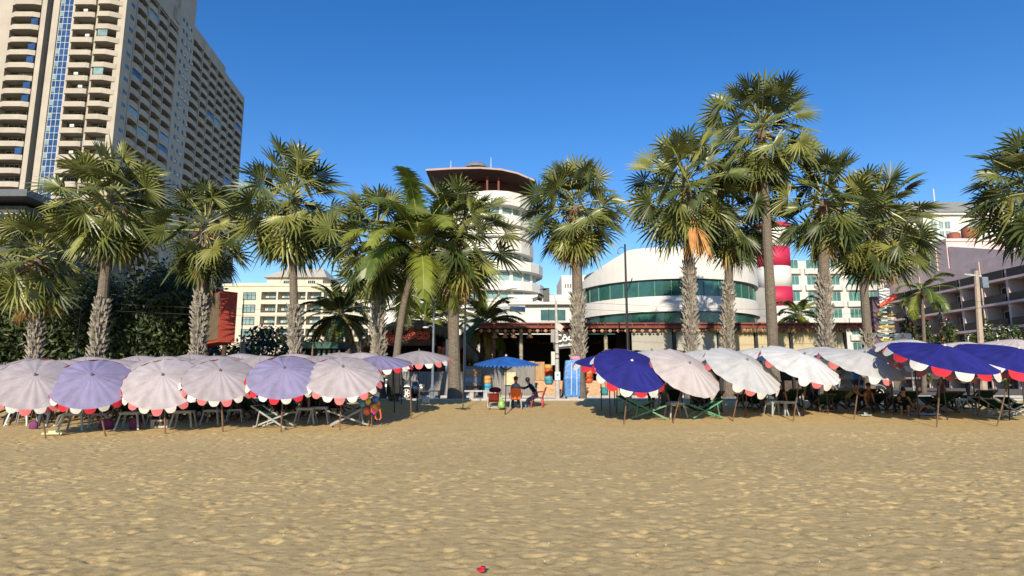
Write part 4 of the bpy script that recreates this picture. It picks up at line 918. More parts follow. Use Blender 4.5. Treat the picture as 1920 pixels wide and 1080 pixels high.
for j, (b0_, b1_) in enumerate(bays):
    for k in range(NFL+(1 if j > 3 else 0)):
        ind = j < 3 and 16 <= k <= 29 and cnt < 46
        m_ = MB() if ind else rest
        vs_b = [(b0_, .0), (b0_+.2*(b1_-b0_), .38), (b1_-.3*(b1_-b0_), .38), (b1_, .0)]
        z0 = k*FH-.3
        pts = [sd_(b, o-.03, z0) for b, o in vs_b]; m_.slab([tuple(p) for p in pts], (0, 0, 1.4))
        if ind: m_.build('balcony', m_tower, tw); cnt += 1
        quadbox(sd_, b0_+.6, b1_-.8, -1.64, -1.5, k*FH+.9, k*FH+2.3, restw)
        if rg.random() < .05: m_ = MB(); quadbox(sd_, b0_+.1, b1_-.1, -.05, .05, k*FH+1.15, k*FH+2.6, m_); m_.build('glazed_screen', rg.choice([m_glassp, m_glassb]), tw)
kind(rest.build('balconies', m_tower, tw), 'stuff'); kind(restw.build('windows', m_glassd, tw), 'stuff')
sl_ = MB(); ac_ = MB()
for f in (.25, .5, .78):
    for k in range(2, 33):
        b = bc1+(bc2-bc1)*f+rg.uniform(-.4, .4); quadbox(sd_, b-.5, b+.5, .085, .1, k*FH+.8, k*FH+1.9, sl_)
        if rg.random() < .35: quadbox(sd_, b+.7, b+1.5, .085, .5, k*FH+.6, k*FH+1.2, ac_)
kind(sl_.build('slit_windows', m_glassd, tw), 'stuff'); kind(ac_.build('air_conditioners', m_wframe, tw), 'stuff')
# ---------------- dark-roofed building far left
g = Vector((-58, 62, .6)); t = bobj('office_building', 'dark-roofed low building behind the low palm at the left edge', 'building', g)
e0 = P(95, 368, 60); e1 = P(-260, 300, 52)
mb = MB(); mb.b2(-100, e0.x-1.6, 59, 76, .6, e0.z-1.3); mb.build('wall', mat('dark_cladding', (.05, .055, .06), .5, .2, 1), t)
mb = MB(); mb.slab([(-104, 57, e0.z-.9), (e0.x, 57, e0.z-.9), (e0.x, 78, e0.z-.9), (-104, 78, e0.z-.9)], (0, 0, .7)); mb.build('roof', mat('roof_metal', (.09, .10, .115), .5, .15, 2), t)
for x in range(7): window(t, (e0.x-4-x*4.2, 58.99, e0.z-3.4), 3.2, 2.6, NO, m_glassd, 2)
# ---------------- cream hotel
YH = 154.0
def hx(u, v=570): return P(u, v, YH).x
def hz(v): return P(520, v, YH).z
t = bobj('cream_hotel', 'cream hotel with hipped pale roof behind the round-crowned fan palm', 'hotel', (hx(560), YH, .6))
x0, x1 = hx(417), hx(760); ZP = hz(533)
bx_ = [(490, 517), (520, 546), (556, 572), (575, 602), (606, 632), (636, 662), (666, 692), (696, 722)]
rows = [(547, 562), (570, 586), (593, 609), (616, 632), (640, 656), (664, 680)]
mb = MB(); xs_ = [x0, hx(489)]
mb.b2(x0, hx(489), YH, YH+22, .6, ZP)
mb.b2(hx(489)+.01, x1, YH+2.2, YH+22, .6, ZP-.4)
zt = ZP
for (va, vb) in rows:
    mb.b2(hx(489)+.02, x1, YH+.01, YH+2.19, hz(va), zt); zt = hz(vb)
mb.b2(hx(489)+.02, x1, YH+.01, YH+2.19, .6, zt)
for i in range(len(bx_)-1):
    mb.b2(hx(bx_[i][1]), hx(bx_[i+1][0]), YH+.04, YH+2.18, .6, ZP-.1)
mb.build('wall', m_cream, t)
for va, vb in rows:
    for ua, ub in bx_:
        c = Vector(((hx(ua)+hx(ub))/2, YH+2.18, (hz(va)+hz(vb))/2)); window(t, c+Vector((.3, 0, 0)), (hx(ub)-hx(ua))*.66, (hz(va)-hz(vb))*.86, NO, m_glassp if ua % 3 else m_glassd, 1, .12)
        mb = MB(); mb.b2(hx(ua)+.1, hx(ub)-.1, YH+.3, YH+.4, hz(vb)+.02, hz(vb)+.55); mb.build('balustrade', m_rail, t)
    window(t, (hx(467), YH, (hz(va)+hz(vb))/2-.1), hx(478)-hx(456), (hz(va)-hz(vb))*.9, NO, m_glassp, 2, .14, .12, m_rail, .15)
mb = MB(); mb.b2(x0-.2, x1, YH-.25, YH-.01, ZP-.5, ZP+.15); mb.build('parapet', m_cream, t)
mb = MB(); zu = P(520, 521, YH+3).z; mb.b2(hx(490), hx(596), YH+3, YH+16, ZP-.3, zu); mb.b2(hx(425), hx(489), YH+4, YH+12, ZP-.3, hz(526)); mb.build('penthouse', m_cream, t)
for ua in (528, 575): window(t, (hx(ua), YH+2.99, hz(526)), 1.9, 1.1, NO, m_glassd, 3, .1)
mb = MB(); zr = P(520, 505, YH+9).z; a, b = hx(484), hx(606); y0, y1 = YH+1.8, YH+17.5
mb.add([(a, y0, zu), (b, y0, zu), (b, y1, zu), (a, y1, zu), (hx(512), YH+8, zr), (hx(584), YH+8, zr), (hx(584), YH+11, zr), (hx(512), YH+11, zr)], [(3, 2, 1, 0), (0, 1, 5, 4), (1, 2, 6, 5), (2, 3, 7, 6), (3, 0, 4, 7), (4, 5, 6, 7)])
mb.build('roof', mat('roof_pale', (.52, .50, .44), .8, .1, 1), t)
# ---------------- white rounded hotel in the middle
YW = 92.0
def wx_(u, v=450): return P(u, v, YW).x
def wz(v): return P(940, v, YW).z
t = bobj('white_hotel', 'white rounded hotel tower with red barrel roof terrace behind the coconut palm', 'hotel', (wx_(900), YW+6, .6))
def rplan(u0, u1, off=0.0, dpt=15, v=450):
    a, b = wx_(u0, v)+off, wx_(u1, v)-off; r = min(6.0, dpt/2-off); p = [(a, YW+dpt-off), (a, YW+2.2+off)]
    for k in range(6): p.append((a+(b-r-a)*(k+1)/7, YW+2.2+off-2.2*math.sin(math.pi*.5*(k+1)/7)))
    for k in range(10): th = -math.pi/2+math.pi*k/9; p.append((b-r+r*math.cos(th), YW+off+(dpt/2-off)+(dpt/2-off)*math.sin(th)))
    return p
bands = [(357, 382, 848, 1002), (400, 418, 838, 1002), (425, 441, 838, 1002), (447, 470, 760, 1004), (488, 506, 700, 1022), (526, 543, 690, 1024), (560, 578, 680, 1024)]
mb = MB(); mb.prism(rplan(850, 1000, 1.6), .6, wz(384)); mb.prism(rplan(700, 1016, 1.7), .6, wz(478)); mb.build('wall', m_white, t)
for i, (va, vb, u0, u1) in enumerate(bands):
    q = MB(); q.prism(rplan(u0, u1), wz(vb), wz(va)); q.build('balcony_band', m_white, t)
    if i < len(bands)-1:
        vb2 = bands[i+1][0]; uu0 = max(u0, bands[i+1][2]); uu1 = min(u1, bands[i+1][3])
        ww = rplan(uu0, uu1, 1.3); q = MB(); q.prism(ww, wz(vb2)+.01, wz(vb)-.01); f = q.build('window_band', m_glassp if i != 1 else m_glassd, t)
        q = MB()
        for k in range(1, len(ww)-1):
            x, y = ww[k]; q.box((x, y, (wz(vb2)+wz(vb))/2), (.5 if k % 2 else .22, .3, wz(vb)-wz(vb2)-.04))
        q.prism(rplan(uu0, uu1, 1.2), wz(vb2)+.02, wz(vb2)+.12)
        q.build('mullion', m_white, f)
q = MB(); q.prism(rplan(690, 1016, .2), .6, wz(578.2)); q.build('podium', m_white, t)
pr = [(800, 321), (850, 318), (900, 317), (940, 320), (970, 327), (1003, 341)]
q = MB(); top = [P(u, v, YW) for u, v in pr]; vs = []
for p in top: vs += [(p.x, YW-1.0, p.z), (p.x, YW+13, p.z)]
n = len(vs); vs += [(a, b, c-.28) for a, b, c in vs]
fs = []
for i in range(len(top)-1): k = 2*i; fs += [(k, k+2, k+3, k+1), (n+k, n+k+1, n+k+3, n+k+2), (k, n+k, n+k+2, k+2), (k+1, k+3, n+k+3, n+k+1)]
fs += [(0, 1, n+1, n), (n-2, 2*n-2, 2*n-1, n-1)]
q.add(vs, fs); q.m = [1 if i % 4 == 1 and i < 4*(len(top)-1) else 0 for i in range(len(q.f))]; q.build('roof', [mat('roof_terrace_edge', (.42, .30, .27), .8, .1, 2), mat('soffit_shade_brown', (.045, .017, .014), .8, .2, 2)], t)  # soffit brown darkened, shade of the underside put into its colour
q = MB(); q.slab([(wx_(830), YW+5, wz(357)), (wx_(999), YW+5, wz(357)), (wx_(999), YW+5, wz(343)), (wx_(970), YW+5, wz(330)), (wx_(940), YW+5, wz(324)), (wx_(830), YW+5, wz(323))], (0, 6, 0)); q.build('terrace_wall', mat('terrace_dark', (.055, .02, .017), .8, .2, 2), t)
for u in (875, 912, 934): q = MB(); q.bar((wx_(u), YW+1.6, wz(357)), (wx_(u), YW+1.6, wz(325)), .3); q.build('post', mat('post_darkred', (.15, .03, .025), .7), t)
for u, v0 in ((838, 285), (918, 278)): q = MB(); q.tube([(wx_(u), YW+4, wz(320)), (wx_(u), YW+4, wz(v0))], [.09, .04], 5); q.build('antenna', m_wframe, t)
q = MB(); c = P(893, 316, YW+4); q.lathe([(2.0, 0), (1.9, .35), (1.4, .8), (.6, 1.05), (.1, 1.1)], 14, c-UP*.1); q.build('dish', mat('mesh_grey', (.16, .17, .2), .7), t)
# link wing
t = bobj('link_wing', 'low white wing with teal windows between the white hotel and the round building', 'building', (P(1040, 600, 70).x, 70, .6))
a, b = P(985, 590, 70).x, P(1100, 590, 70).x; zt = P(1040, 572, 70).z
q = MB(); q.b2(a, b, 70, 80, .6, zt); q.build('wall', m_white, t); q = MB(); q.b2(a-2, b, 69.2, 70.6, zt+.0, zt+1.1); q.build('parapet', m_white, t)
for u in (1021, 1037, 1053): window(t, (P(u, 590, 70).x, 70, P(u, 591, 70).z), .9, 1.35, NO, mat('glass_teal', (.05, .13, .13), .15, .3, 1), 0, .08)
q = MB(); q.b2(P(1053, 520, 88).x, P(1100, 520, 88).x, 88, 98, .6, P(1060, 516, 88).z); q.build('stair_block', m_white, t)
q = MB()
for k in range(5): p = P(1060+k*5, 536, 87.98); q.box(p, (.18, .1, .6))
kind(q.build('vent_slot', m_recess, t), 'stuff')
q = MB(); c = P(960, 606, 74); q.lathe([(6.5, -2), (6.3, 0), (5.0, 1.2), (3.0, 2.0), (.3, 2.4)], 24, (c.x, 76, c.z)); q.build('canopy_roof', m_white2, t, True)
# ---------------- white round building with green glass
RC = Vector((15.6, 62.2)); RR_ = 9.1
def arc(r, a0=-185, a1=5, n=40): return [(RC.x+r*math.cos(R_(a0+(a1-a0)*k/n)), RC.y+r*math.sin(R_(a0+(a1-a0)*k/n))) for k in range(n+1)]
t = bobj('round_building', 'white round low building with curved green glass bands behind the restaurant', 'building', (RC.x, RC.y, .6))
zs = [P(1255, v, 53.1).z for v in (600, 583, 554, 522, 462)]
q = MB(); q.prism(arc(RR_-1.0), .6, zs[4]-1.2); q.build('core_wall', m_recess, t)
q = MB(); q.prism(arc(RR_-.35), .6, zs[1]-.01); q.build('lower_glass', m_glassg, t)
q = MB(); q.prism(arc(RR_), zs[1], zs[2]); q.build('white_band', m_white, t)
q = MB(); q.prism(arc(RR_-.35), zs[2]+.01, zs[3]-.01); gl = q.build('upper_glass', m_glassg, t)
q = MB()
for k in range(0, 41, 2): x, y = arc(RR_-.33)[k]; q.box((x, y, (zs[2]+zs[3])/2), (.07, .07, zs[3]-zs[2]-.04))
q.build('glass_mullion', mat('mullion_green', (.06, .2, .15), .4), gl)
q = MB(); ap = arc(RR_); n = len(ap); vs = [(x, y, zs[3]) for x, y in ap]
for x, y in ap:
    h = min(1.0, max(0, (x-(RC.x-RR_))/4.2)); vs.append((RC.x+(x-RC.x)*1.0, y, zs[3]+.3+(zs[4]-zs[3]-.3)*h**.8))
q.add(vs, [tuple(range(n-1, -1, -1)), tuple(range(n, 2*n))]+[(i, (i+1) % n, n+(i+1) % n, n+i) for i in range(n)]); q.build('parapet', m_white, t)
q = MB(); q.b2(RC.x+RR_-.8, RC.x+RR_+1.8, 61.0, 72, .6, zs[3]+.4); q.build('side_wall', mat('grey_wall', (.28, .28, .27), .8, .15, 1), t)
for zj in ((zs[1]+zs[2])/2, (zs[3]*.55+zs[4]*.45)):
    pass
# ---------------- striped tower
YL = 70.0
t = bobj('striped_tower', 'red and white striped tower partly hidden by the tallest palm', 'tower', (P(1452, 600, YL).x, YL, .6))
cx = P(1453, 560, YL).x; r = 31.5/1144*YL
vb = [(740, 0), (577, 1), (541, 0), (503, 1), (467, 0), (431, 1)]
for i in range(len(vb)-1):
    z0 = max(.6, P(1453, vb[i][0], YL).z); z1 = P(1453, vb[i+1][0], YL).z
    q = MB(); q.lathe([(r, z0+.01), (r, z1)], 28, (cx, YL, 0)); q.build('stripe', m_white if vb[i][1] == 0 else mat('stripe_red', (.48, .02, .07), .6, .1, 1), t, True)
q = MB(); z1 = P(1453, 431, YL).z; q.lathe([(r*1.16, z1), (r*1.16, z1+.45), (r*.6, z1+.7), (.1, z1+.95)], 24, (cx, YL, 0)); q.build('roof', mat('stripe_red', (.48, .02, .07)), t)
# ---------------- white balcony block behind the striped tower
YB2 = 98.0
t = bobj('balcony_block', 'white balconied block between the striped tower and the pink hotel', 'building', (P(1560, 600, YB2).x, YB2, .6))
a, b = P(1478, 560, YB2).x, P(1672, 560, YB2).x
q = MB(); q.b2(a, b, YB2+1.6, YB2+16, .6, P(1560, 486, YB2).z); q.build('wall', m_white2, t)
for v in (500, 531, 562, 594, 626, 658):
    z = P(1560, v, YB2).z
    for k in range(5):
        xa, xb = a+(b-a)*k/5+.3, a+(b-a)*(k+1)/5-.3
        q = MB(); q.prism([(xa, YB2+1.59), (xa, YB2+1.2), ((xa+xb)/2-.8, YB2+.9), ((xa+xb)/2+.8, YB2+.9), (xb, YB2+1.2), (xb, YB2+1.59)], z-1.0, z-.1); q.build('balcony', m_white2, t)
        window(t, ((xa+xb)/2, YB2+1.6, z+.72), (xb-xa)*.72, 1.5, NO, mat('glass_teal_mid', (.07, .19, .17), .2, .4, .6), 2, .05)
# ---------------- white gabled block far right
YG = 120.0
t = bobj('gabled_hotel', 'white hotel with grey hipped roof and glazed bay above the pink hotel', 'hotel', (P(1785, 600, YG).x, YG, .6))
gx = lambda u, v=430: P(u, v, YG).x
gzv = lambda v: P(1785, v, YG).z
q = MB(); q.b2(gx(1716), gx(1732), YG+2, YG+20, .6, gzv(414)); q.b2(gx(1732)+.02, gx(1905), YG, YG+20, .6, gzv(404)); q.build('wall', m_white, t)
q = MB(); q.b2(gx(1726), gx(1910), YG-.7, YG+21, gzv(404)+.02, gzv(400)); q.build('cornice', m_white, t)
q = MB(); z0 = gzv(400)+.02; z1 = P(1785, 379, YG+9).z; a, b, c_, d_ = gx(1716), gx(1915), gx(1762), gx(1890)
q.add([(a, YG-1, z0), (b, YG-1, z0), (b, YG+22, z0), (a, YG+22, z0), (c_, YG+9, z1), (d_, YG+9, z1)], [(3, 2, 1, 0), (0, 1, 5, 4), (1, 2, 5), (2, 3, 4, 5), (3, 0, 4)]); q.build('roof', m_roofg, t)
for v0, v1 in ((414, 430), (432, 446), (448, 463)):
    for u0, u1 in ((1744, 1758), (1760, 1770), (1771, 1783)): window(t, ((gx(u0)+gx(u1))/2, YG-.0, (gzv(v0)+gzv(v1))/2), gx(u1)-gx(u0)-.25, gzv(v0)-gzv(v1)-.2, NO, m_glassp, 1, .1)
window(t, (gx(1830), YG, gzv(421)), 2.6, 1.6, NO, m_glassp, 2, .12); window(t, (gx(1724), YG+2, gzv(429)), .8, 1.3, NO, m_glassd, 0, .12)
q = MB(); q.tube([(gx(1818), YG+9, z1), (gx(1818), YG+9, z1+3)], .12, 5); q.build('antenna', m_wframe, t)
# ---------------- pink hotel (facade runs inland along x = 62.5)
XP = 62.5
t = bobj('pink_hotel', 'dusky pink hotel with dark balcony rails receding at the right', 'hotel', (XP, 80, .6))
YA, YZ = 52.0, 108.0; ZR = 17.6; slabs = [2.3, 5.4, 8.5, 11.6, 14.6]; bay = 4.0; nb = int((YZ-YA)/bay)
q = MB(); q.b2(XP+2.0, XP+20, YA, YZ, .6, ZR-.3); q.build('core_wall', mat('pink_recess_shaded', (.26, .20, .19), .9, .2, .6), t)  # darkened copy of the wall pink, balcony shade painted into it
q = MB(); q.b2(XP, XP+20, YA-.3, YZ+.3, ZR-.9, ZR); q.b2(XP+.3, XP+20.2, YA-.25, YA-.01, .6, ZR-1); 
for z in slabs: q.b2(XP-.35, XP+1.98, YA, YZ, z-.3, z)
q.b2(XP-.1, XP+1.97, YA, YZ, ZR-1.9, ZR-.91)
q.build('wall', m_pink, t)
for k in range(nb+1):
    y = YA+k*bay; m_ = MB(); m_.b2(XP-.06, XP+1.96, y-.2, y+.2, .6, ZR-1.92); m_.build('pilaster', m_pinkt, t)
    if k % 3 == 1: m_ = MB(); m_.b2(XP-.3, XP-.19, y-.08, y+.08, .6, ZR-.2); m_.build('downpipe', mat('pipe_pale', (.6, .45, .38), .7), t)
for z in [0.6]+slabs:
    for k in range(nb):
        y = YA+k*bay+bay/2
        if z+1 < ZR-2:
            if z > 1: m_ = MB(); m_.b2(XP-.25, XP-.19, y-bay/2+.3, y+bay/2-.3, z+.02, z+1.0); m_.build('balcony_rail', m_rail, t)
            window(t, (XP+1.99, y+.3, z+1.15), bay*.55, 2.0, (-1, 0, 0), m_glassd if (k+int(z)) % 3 else mat('curtain', (.22, .19, .16), .8), 1, .09)
q = MB(); q.b2(XP+.1, XP+16, 86.0, YZ, ZR+.02, 21.6); q.b2(XP, XP+16.2, 85.8, YZ+.2, 21.6, 22.0); q.build('penthouse', m_pink, t)
for y in (91, 97.5): window(t, (XP+.1, y, 19.6), 2.6, 1.5, (-1, 0, 0), m_glassd, 3, .1)
for y in (88.3, 94.4, 101): m_ = MB(); m_.b2(XP-.05, XP+.09, y-.2, y+.2, ZR+.03, 21.58); m_.build('pier', m_pinkt, t)
q = MB(); q.add([(XP+.2, 74, ZR+.02), (XP+.2, 85.79, ZR+.02), (XP+.2, 85.79, 20.8), (XP+.6, 74, ZR+.02), (XP+.6, 85.79, ZR+.02), (XP+.6, 85.79, 20.8)], [(0, 2, 1), (3, 4, 5), (0, 1, 4, 3), (1, 2, 5, 4), (0, 3, 5, 2)]); q.build('stepped_parapet', m_pink, t)
for u, v, rr, hh in ((1795, 459, .85, 1.5), (1825, 455, 1.05, 2.2)):
    p = P(u, v, 88); tk = MB(); tk.lathe([(rr, -hh/2), (rr*1.02, 0), (rr, hh/2), (rr*.6, hh/2+.2)], 14, (0, 0, 0))
    o = tk.build('water_tank', mat('tank_rust', (.27, .085, .05), .7, .25, 2), None, True); o.location = (p.x+.5, 88+1.2, 22.0+hh/2); tag(o, 'rust red roof tank beside the other, %s' % ('left and lower' if u < 1800 else 'right and taller'), 'tank', 'tanks on the pink hotel roof')
t = bobj('mural_panel', 'grey and blue picture banner at the right edge below the palm crown', 'banner', (XP-1, 64, 7))
q = MB(); q.b2(XP-1.3, XP-1.1, 62, 69.5, 7.5, 14.5); q.build('board', mat('mural_print', (.50, .55, .6), .6, .0, .5, col2=(.05, .09, .13)), t)
q = MB(); q.b2(XP-1.34, XP-1.06, 61.8, 69.7, 7.2, 7.49); q.b2(XP-1.34, XP-1.06, 61.8, 69.7, 14.51, 14.8); q.b2(XP-1.2, XP-.9, 65, 65.4, .6, 7.2); q.build('frame', m_rail, t)
# ================================================================== RESTAURANT AND STREET
def text_mesh(txt, size, ext=.02, off=0.0, shear=0.0, bev=0.0):
    cu = bpy.data.curves.new('txt', 'FONT'); cu.body = txt; cu.size = size; cu.extrude = ext; cu.offset = off; cu.align_x = 'CENTER'; cu.shear = shear; cu.bevel_depth = bev
    o = bpy.data.objects.new('txt', cu); COL.objects.link(o); dg = bpy.context.evaluated_depsgraph_get()
    me = bpy.data.meshes.new_from_object(o.evaluated_get(dg)); bpy.data.objects.remove(o); bpy.data.curves.remove(cu); me.materials.clear(); return me
def text(name, txt, size, loc, m, parent, ext=.02, off=0.0, rx=math.pi/2, ry=0.0, shear=0.0):
    me = text_mesh(txt, size, ext, off, shear); me.materials.append(m); o = link(name, me, parent); o.location = Vector(loc)-wloc(parent); o.rotation_euler = (rx, ry, 0); return o
m_thatch = mat('thatch', (.14, .115, .085), .95, .55, 4, .9, 40, stretch=(6, 6, .7)); m_twood = mat('dark_timber', (.07, .035, .025), .8, .4, 4)
m_blind = mat('beige_blind', (.46, .39, .25), .85, .10, .6); m_blindg = mat('grey_blind', (.36, .35, .31), .85, .10, .6); m_hoard = mat('grey_boards', (.23, .22, .215), .85, .35, 2, stretch=(7, 7, .5))
m_plank = mat('amber_planks', (.42, .26, .12), .7, .3, 3, stretch=(5, 5, .5)); m_step = mat('step_tile', (.52, .33, .20), .8, .25, 4); m_sign = mat('letter_red', (.80, .09, .05), .5); m_signw = mat('letter_white', (.8, .8, .8), .5); m_blk = mat('black_metal', (.012, .012, .013), .45, .2, 4); m_gsteel = mat('grey_steel', (.40, .40, .38), .5, .2, 3); m_bsteel = mat('blue_grey_steel', (.16, .20, .25), .5, .3, 5)
m_terra = mat('terracotta', (.40, .13, .05), .7, .3, 4)
YE = 41.0
def ex(u, v=620, Y=YE): return P(u, v, Y).x
def ez(v, Y=YE): return P(960, v, Y).z
t = bobj('beach_restaurant', 'long open restaurant pavilion with red eave, lanterns and beige blinds', 'restaurant', (ex(1260), 45, .7))
xa, xb = ex(908), ex(1622); z_e = ez(606)
q = MB(); q.b2(xa, xb, 43.6, 54, .7, 1.7); q.build('platform', mat('dark_plinth', (.08, .06, .05), .8, .3, 3), t)
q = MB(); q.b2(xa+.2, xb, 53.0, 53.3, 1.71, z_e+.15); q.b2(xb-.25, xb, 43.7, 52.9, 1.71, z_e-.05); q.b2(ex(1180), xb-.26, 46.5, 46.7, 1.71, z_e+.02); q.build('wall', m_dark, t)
q = MB(); q.slab([(xa-.3, YE-.1, z_e-.12), (xb+.3, YE-.1, z_e-.12), (xb+.3, 54.5, z_e+.35), (xa-.3, 54.5, z_e+.35)], (0, 0, .1)); q.build('roof', m_roofr, t)
q = MB(); q.b2(xa-.35, xb+.35, YE-.28, YE-.12, z_e-.09, z_e+.02); q.b2(xa-.35, xb+.35, YE-.34, YE-.2, z_e-.36, z_e-.22)
k = 0; x = xa
while x < xb: q.b2(x-.04, x+.04, YE-.3, YE-.12, z_e-.21, z_e-.1); x += .9
q.b2(xa-.35, xb+.35, YE-.1, YE+.0, z_e-.36, z_e-.13); q.build('eave', m_redw, t)
# thatch fringe on the right part
rg = random.Random(21); q = MB(); x = ex(1330)
while x < xb+.3:
    l = rg.uniform(.18, .36); y = YE-.22+rg.uniform(-.08, .06); w_ = rg.uniform(.02, .05); q.add([(x-w_, y, z_e-.365), (x+w_, y, z_e-.365), (x+w_*.3+rg.uniform(-.05, .05), y-.04, z_e-.365-l)], [(0, 1, 2)], rg.randrange(2)); x += .022
q.build('thatch_fringe', [mat('thatch_amber', (.40, .22, .09), .9, .4, 5), m_thatch], t)
# medallion frieze
q = MB(); x = xa-.2; k = 0
while x < xb:
    z = z_e-.52; r = .15 if k % 2 == 0 else .085
    q.add([(x-r, YE-.15, z), (x, YE-.15, z-r*.9), (x+r, YE-.15, z), (x, YE-.15, z+r*.9), (x, YE-.21, z)], [(0, 1, 4), (1, 2, 4), (2, 3, 4), (3, 0, 4), (0, 3, 2, 1)], k % 2); x += .27; k += 1
q.build('frieze', [mat('frieze_tan', (.45, .27, .17), .7, .3, 6), m_redw], t)
for u in (926, 1178, 1266, 1350, 1420, 1486, 1545, 1588):
    q = MB(); q.b2(ex(u)-.09, ex(u)+.09, 41.25, 41.43, .7 if u > 1000 else 1.0, z_e-.37); q.build('post', m_redw if u < 1000 else m_blk, t)
for u in (977, 1136, 1072): q = MB(); q.tube([(ex(u, 640, 42), 42, 1.0), (ex(u, 640, 42), 42, z_e-.12)], .13, 8); q.build('post', mat('pale_timber', (.34, .30, .24), .8, .3, 4), t)
bl = [(1186, 1262), (1270, 1346), (1354, 1416), (1424, 1482), (1490, 1541), (1549, 1585)]
for i, (u0, u1) in enumerate(bl):
    q = MB(); n = 9; vs = []
    for k in range(n):
        x = ex(u0)+(ex(u1)-ex(u0))*k/(n-1); b_ = .035*math.sin(k*1.9+i)
        vs += [(x, 41.36+b_, ez(616)), (x, 41.30-b_, ez(657)+.03*math.sin(k*2+i))]
    vs += [(a, b+.03, c) for a, b, c in vs]; m2 = 2*n
    fs = [(2*k, 2*k+1, 2*k+3, 2*k+2) for k in range(n-1)]+[(m2+2*k, m2+2*k+2, m2+2*k+3, m2+2*k+1) for k in range(n-1)]+[(2*k+1, m2+2*k+1, m2+2*k+3, 2*k+3) for k in range(n-1)]
    q.add(vs, fs); q.build('blind', m_blindg if i < 2 else m_blind, t)
for k in range(7):   # steps
    q = MB() if k == 0 else q; q.b2(ex(1003, 720, 42), ex(1170, 720, 42), 40.9+k*.36, 43.59, .7+.0 if k == 0 else .72+k*.14-.138, .72+(k+1)*.14)
q.build('steps', m_step, t)
q = MB(); q.b2(ex(1004, 700, 43), ex(1021, 700, 43), 43.0, 43.12, 1.72, 3.0); q.build('plank_counter', m_plank, t)
q = MB(); q.b2(ex(985, 700, 43.3), ex(1003, 700, 43.3), 43.2, 43.32, 1.72, 3.05); q.build('plank_counter', m_plank, t)
q = MB()
for u, z in ((1000, 4.6), (1030, 4.5), (1060, 4.7), (1100, 4.6), (1145, 4.5), (1160, 4.6)): q.bar((ex(u)-.6, 46, z), (ex(u)+.6, 47.5, z+.1), .12)
q.build('ceiling_beam', m_twood, t)
# furniture glimpsed inside
rg = random.Random(4)
for k in range(6):
    u = 940+k*42; q = MB(); x = P(u, 680, 48).x; q.lathe([(.2, 1.7), (.05, 1.75), (.05, 2.4), (.5, 2.42), (.5, 2.46)], 12, (x, 48+rg.uniform(-1, 1), 0)); tag(q.build('round_table', m_twood), 'dark round table inside the restaurant behind the counter', 'table', 'tables inside the restaurant')
for u, lab in ((928, 'first bell-shaped basket lantern from the left under the red eave'), (947, 'second bell-shaped basket lantern under the red eave'), (963, 'third bell-shaped basket lantern, left of the pale post'), (993, 'bell-shaped basket lantern just right of the pale post')):
    q = MB(); c = P(u, 630, 41.3); q.lathe([(.03, .34), (.05, .26), (.12, .18), (.15, .02), (.24, -.04), (.22, -.12), (.03, -.12)], 12, (0, 0, 0)); q.tube([(0, 0, .3), (0, 0, 1.0)], .008, 4)
    o = q.build('basket_lantern', mat('wicker', (.30, .17, .10), .8, .35, 12), None, True); o.location = c; o.location.z = ez(630); tag(o, lab, 'lantern', 'basket lanterns under the eave')
# hanging white sign
t2 = bobj('hanging_sign', 'hanging black sign with white lettering beside the shaggy palm trunk', 'sign', P(1061, 637, 41.0))
c = P(1061, 637, 41.0); q = MB(); q.box(c, (1.75, .05, 1.15), M=Matrix.Rotation(-.10, 3, 'Y')); q.build('board', m_blk, t2)
text('lettering', 'Côco', .68, c+Vector((.05, -.05, -.08)), m_signw, t2, .015, .012, ry=-.10); text('small_lettering', 'seafoodbar', .26, c+Vector((0, -.05, -.42)), m_signw, t2, .015, .006, ry=-.10)
for dx in (-.7, .7): q = MB(); q.tube([c+Vector((dx, 0, .6)), c+Vector((dx, 0, 1.2))], .015, 4); q.build('cable', m_gsteel, t2)
# thatched gate
t = bobj('thatched_gate', 'arched thatched gate pavilion with red outlined lettering', 'pavilion', (P(760, 700, 42.6).x, 43, .7))
arc_ = [(636, 668), (655, 654), (680, 636), (706, 618), (735, 604), (762, 599), (790, 600), (815, 606), (840, 618), (862, 632), (884, 652), (897, 668)]
q = MB(); vs = []; fs = []; n = len(arc_)
for yy, dz in ((41.0, 0), (41.0, -.55), (46.0, -.55), (46.0, .25)):
    for i, (u, v) in enumerate(arc_): p = P(u, v, 41.0); vs.append((p.x, yy+.0, p.z+dz*(1 if dz > 0 else (.75+.25*math.sin(i*1.7)))))
for a in range(4):
    b = (a+1) % 4
    for i in range(n-1): fs.append((a*n+i, b*n+i, b*n+i+1, a*n+i+1))
fs += [(0, 3*n, 2*n, n), (n-1, 2*n-1, 3*n-1, 4*n-1)]
q.add(vs, fs)
rg = random.Random(6)
for k in range(900):
    f = rg.random()*(n-1.001); i = int(f); u = arc_[i][0]+(arc_[i+1][0]-arc_[i][0])*(f-i); v = arc_[i][1]+(arc_[i+1][1]-arc_[i][1])*(f-i); p = P(u, v, 41.0); y = 41-.02-rg.random()*.1; z = p.z-rg.uniform(.0, .5)
    w_ = rg.uniform(.02, .05); q.add([(p.x-w_, y, z), (p.x+w_, y, z), (p.x+rg.uniform(-.12, .12), y-.06, z-rg.uniform(.2, .42))], [(0, 1, 2)])
q.build('thatched_roof', m_thatch, t)
q = MB(); q.slab([P(668, 655, 45.9)+Vector((0, 0, 0)), P(720, 622, 45.9), P(760, 612, 45.9), P(815, 618, 45.9), P(880, 655, 45.9), Vector((P(880, 700, 45.9).x, 45.9, .7)), Vector((P(668, 700, 45.9).x, 45.9, .7))], (0, .2, 0)); q.build('back_wall', m_dark, t)
